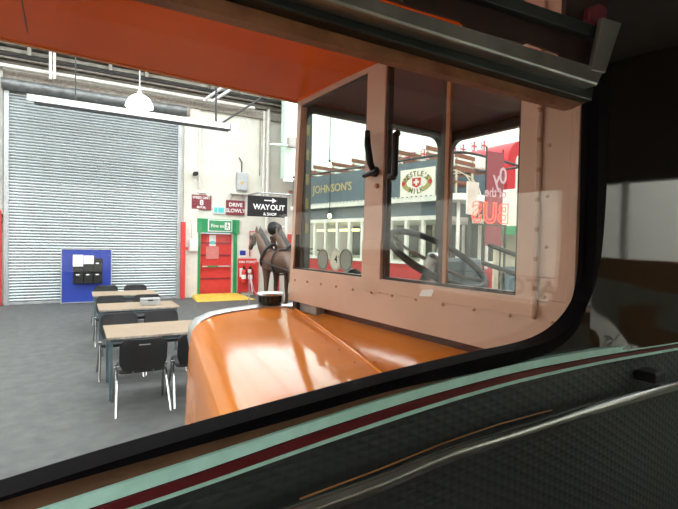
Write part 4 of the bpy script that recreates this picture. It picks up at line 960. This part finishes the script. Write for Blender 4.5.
# cream and brown tramcar behind the platform end
CY = 12.0
a = px_d(452, 165, YH, CY); b = px_d(497, 165, YH, CY)
t = T('cream_tramcar', YH, ((a[0]+b[0])/2, a[1], 0), 'cream and brown tramcar standing behind the horse tram', 'tram')
l0, l1, f0 = a[0]-1.6, b[0]-.35, min(a[1], b[1])
zz_ = lambda v: px_d(470, v, YH, CY)[2]
t.part('lower_body', MB().box((l0, f0, .4), (l1, f0+2, 1.6)), 'brown_wood', bevel=.05)
t.part('roof_band', MB().box((l0-.06, f0-.08, zz_(172)), (l1+.06, f0+2, zz_(158))), 'enamel_white', bevel=.06)
t.part('upper_body', MB().box((l0, f0, 2.6), (l1, f0+2, zz_(172))), 'brown_wood', bevel=.02)
t.part('waist_band', MB().box((l0, f0-.02, 1.6), (l1, f0+.05, 1.72)), 'beige')
for i in range(7):
    l = l0+(l1-l0-.09)*i/6; t.part('window_pillar', MB().box((l, f0, 1.72), (l+.09, f0+.08, 2.6)), 'beige')
for i in range(6):
    l = l0+(l1-l0-.09)*i/6; t.part('window_pane', MB().box((l+.09, f0+.03, 1.72), (l+(l1-l0-.09)/6, f0+.04, 2.6)), 'tram_glass')
t.part('far_side', MB().box((l0, f0+1.9, 1.6), (l1, f0+2, 2.6)), 'beige')
t.part('wheel', MB().lathe([(.1, 0), (.4, .02), (.4, .14), (.1, .16)], (l0+.8, f0+.1, .4), 18, axis='y'), 'dark_iron'); t.part('wheel', MB().lathe([(.1, 0), (.4, .02), (.4, .14), (.1, .16)], (l1-.8, f0+.1, .4), 18, axis='y'), 'dark_iron')
t.part('trolley_arm', MB().tube([px_d(449, 168, YH, CY-.3), px_d(462, 172, YH, CY-.3), px_d(472, 182, YH, CY-.3), px_d(479, 205, YH, CY-.3)], .025, 6), 'beige', smooth='all')
# bunting of flags
def flag(nm, par, P_, w_, h_):
    mb = MB()
    mb.box((P_[0]-w_/2, P_[1]-.002, P_[2]-h_), (P_[0]+w_/2, P_[1]+.002, P_[2]), 0)
    for s in (-1, 1):
        d = Vector((w_, 0, s*h_)).normalized(); nn = Vector((-d.z, 0, d.x))*h_*.09; c = Vector((P_[0], P_[1]-.004, P_[2]-h_/2)); e = Vector((w_/2, 0, s*h_/2))*.93
        mb.add([c-e-nn, c+e-nn, c+e+nn, c-e+nn], [(0, 1, 2, 3)], 1)
    mb.box((P_[0]-w_*.17, P_[1]-.008, P_[2]-h_), (P_[0]+w_*.17, P_[1]-.006, P_[2]), 1); mb.box((P_[0]-w_/2, P_[1]-.008, P_[2]-h_*.67), (P_[0]+w_/2, P_[1]-.006, P_[2]-h_*.33), 1)
    mb.box((P_[0]-w_*.09, P_[1]-.012, P_[2]-h_), (P_[0]+w_*.09, P_[1]-.010, P_[2]), 2); mb.box((P_[0]-w_/2, P_[1]-.012, P_[2]-h_*.57), (P_[0]+w_/2, P_[1]-.010, P_[2]-h_*.43), 2)
    par.part(nm, mb, ['flag_blue', 'white_paint', 'flag_red'])
for uv, D, s in ((((449, 143), (455, 147.5), (463, 144.5), (474, 141.5), (484, 141), (492, 139)), 9.6, 'flag bunting strung before the cream tramcar'), (((388, 150), (397, 152), (408, 152.5), (414, 152), (424, 149), (434, 150)), 8.9, 'flag bunting strung above the milk sign')):
    pts = [px_d(u, v, YH, D) for u, v in uv]
    t = T('bunting', YH, pts[2], s, 'bunting', 'flag bunting')
    t.part('cord', MB().tube([(pts[0][0]-.9, pts[0][1], pts[0][2]+.5)]+pts+[(pts[-1][0]+.9, pts[-1][1], pts[-1][2]+.5)], .008, 5), 'white_paint', smooth=True)
    for p in pts[1:-1]: flag('flag', t, p, .15, .20)
# maroon banner with reversed lettering, red neon in front of it
BD = 5.7
a = px_d(482, 160, YH, BD); b = px_d(509, 160, YH, BD); zt_ = px_d(500, 152, YH, BD)[2]; zb_ = px_d(495, 246, YH, BD)[2]
f_ = (a[1]+b[1])/2
bn_ = T('maroon_banner', YH, ((a[0]+b[0])/2, f_, 0), 'maroon banner with pale reversed lettering seen from behind', 'banner')
l0, l1 = min(a[0], b[0]), max(a[0], b[0])
bn_.part('cloth', MB().box((l0, f_, zb_), (l1, f_+.02, zt_)), 'maroon')
for x in (l0, l1): bn_.part('pole', MB().tube([(x, f_+.01, 0), (x, f_+.01, zt_+.05)], .011, 8), 'dark_iron', smooth=True)
def btxt(s, u, v, size):
    p = px_d(u, v, YH, BD); bn_.part('lettering', moved(text_mb(s, size, mirror=True, bold=.003), p[0], f_-.004, p[2]), 'faded_pink')
btxt('0', 508, 176, .29); btxt('y', 497, 179, .29); btxt('of the', 496, 193, .16)
cu = bpy.data.curves.new('neon', 'FONT'); cu.body = 'BUS'; cu.size = .33; cu.align_x = 'CENTER'; cu.align_y = 'CENTER'; cu.fill_mode = 'NONE'; cu.bevel_depth = .006; cu.bevel_resolution = 1; cu.resolution_u = 4; cu.space_character = 1.15; cu.offset = .006
o = bpy.data.objects.new('n', cu); COL.objects.link(o); me = bpy.data.meshes.new_from_object(o.evaluated_get(bpy.context.evaluated_depsgraph_get())); bpy.data.objects.remove(o)
p = px_d(491, 214, YH, BD-.25)
mbn = MB().add([(-v.co.x+p[0], -v.co.z+p[1], v.co.y+p[2]) for v in me.vertices], [tuple(q.vertices) for q in me.polygons])
t = T('neon_sign', YH, (p[0], p[1], p[2]-.2), 'glowing red neon letters seen reversed before the maroon banner', 'neon sign')
t.part('tubing', mbn, 'neon'); t.part('carrier_rail', MB().box((p[0]-.32, p[1]+.03, p[2]-.14), (p[0]+.32, p[1]+.05, p[2]-.12)), 'green_black')
for s in (-.30, .30): t.part('standoff', MB().box((p[0]+s-.01, p[1]+.03, 0), (p[0]+s+.01, p[1]+.05, p[2]-.14)), 'green_black')
# white information placard on a stand
p = px_d(473, 198, YH, 6.0); za = px_d(473, 182, YH, 6.0)[2]; zb_ = px_d(473, 214, YH, 6.0)[2]; l0 = px_d(464, 198, YH, 6.0)[0]; l1 = px_d(482, 198, YH, 6.0)[0]
t = T('placard', YH, (p[0], p[1], 0), 'plain white placard on a dark stand left of the neon letters', 'placard')
t.part('board', MB().poly_f([(l0, zb_), (l1-.03, zb_-.02), (l1, zb_+.08), (l1, za), (l0, za)], p[1], p[1]+.02), 'enamel_white'); t.part('stand', MB().tube([((l0+l1)/2, p[1]+.04, 0), ((l0+l1)/2, p[1]+.04, za-.05)], .025, 8), 'dark_iron', smooth=True); t.part('foot', MB().lathe([(.25, 0), (.24, .02), (.03, .04)], ((l0+l1)/2, p[1]+.04, 0), 16), 'dark_iron', smooth=True)
# white kiosk with a green cornice
KD = 6.3
a = px_d(519, 250, YH, KD); l0 = a[0]; l1 = l0+1.15; f0 = a[1]
zc_ = px_d(508, 233, YH, KD)[2]
t = T('kiosk', YH, ((l0+l1)/2, f0+.6, 0), 'white framed exhibition kiosk with a green cornice', 'kiosk')
t.part('cornice', MB().box((l0-.06, f0-.08, zc_-.02), (l1, f0+.45, zc_+.10)), 'green_sign', bevel=.01); t.part('fascia', MB().box((l0, f0, zc_+.10), (l1, f0+.45, zc_+.62)), 'enamel_white', bevel=.01)
t.part('plinth', MB().box((l0, f0, 0), (l1, f0+.45, .75)), 'enamel_white')
for i in range(3): t.part('post', MB().box((l0+i*.55, f0, .75), (l0+i*.55+.05, f0+.06, zc_-.02)), 'enamel_white')
t.part('poster', MB().box((l0+.08, f0+.3, 1.0), (l0+.5, f0+.32, 1.55)), 'tram_blue'); t.part('back_panel', MB().box((l0, f0+.40, .75), (l1, f0+.45, zc_-.02)), 'beige')
for i in range(2): t.part('pane', MB().box((l0+.05+i*.55, f0+.02, .75), (l0+.55*(i+1), f0+.028, zc_-.02)), 'cab_glass')
# red double-deck bus at the right
RD = 11.5
a = px_d(507.5, 180, YH, RD); l0 = a[0]; f0 = a[1]; l1 = l0+2.4
t = T('red_bus', YH, ((l0+l1)/2, f0+3.5, 0), 'red double-deck bus with a white-edged rounded front', 'bus')
top = px_d(515, 138, YH, RD)[2]
out = rrect(l0, .4, l1, top, .55, 8)
t.part('body', MB().poly_f(out, f0, f0+5.0), 'flag_red', smooth=True)
def inset(z0, z1, d, mt, nm, f): t.part(nm, MB().poly_f(rrect(l0+.28, z0, l1-.28, z1, .22), f, f+.03), mt)
inset(2.75, top-.35, 0, 'enamel_white', 'upper_window_surround', f0-.03); 
for k in range(2): t.part('upper_window', MB().poly_f(rrect(l0+.34+k*.88, 2.82, l0+1.17+k*.88, top-.42, .15), f0-.05, f0-.02), 'tram_glass')
inset(1.35, 2.3, 0, 'tram_glass', 'lower_window', f0-.03)
t.part('stripe_band', MB().box((l0-.004, f0-.035, 2.40), (l0+.26, f0-.0, 2.72)), 'enamel_white'); t.part('blue_band', MB().box((l0-.006, f0-.04, 2.0), (l0+.2, f0, 2.38)), 'flag_blue')
for l in (l0+.05, l1-.35):
    for f in (f0+1.0, f0+4.0): t.part('wheel', MB().lathe([(.2, 0), (.48, .02), (.48, .26), (.2, .28)], (l, f, .48), 20, axis='x'), 'rubber', smooth=True)
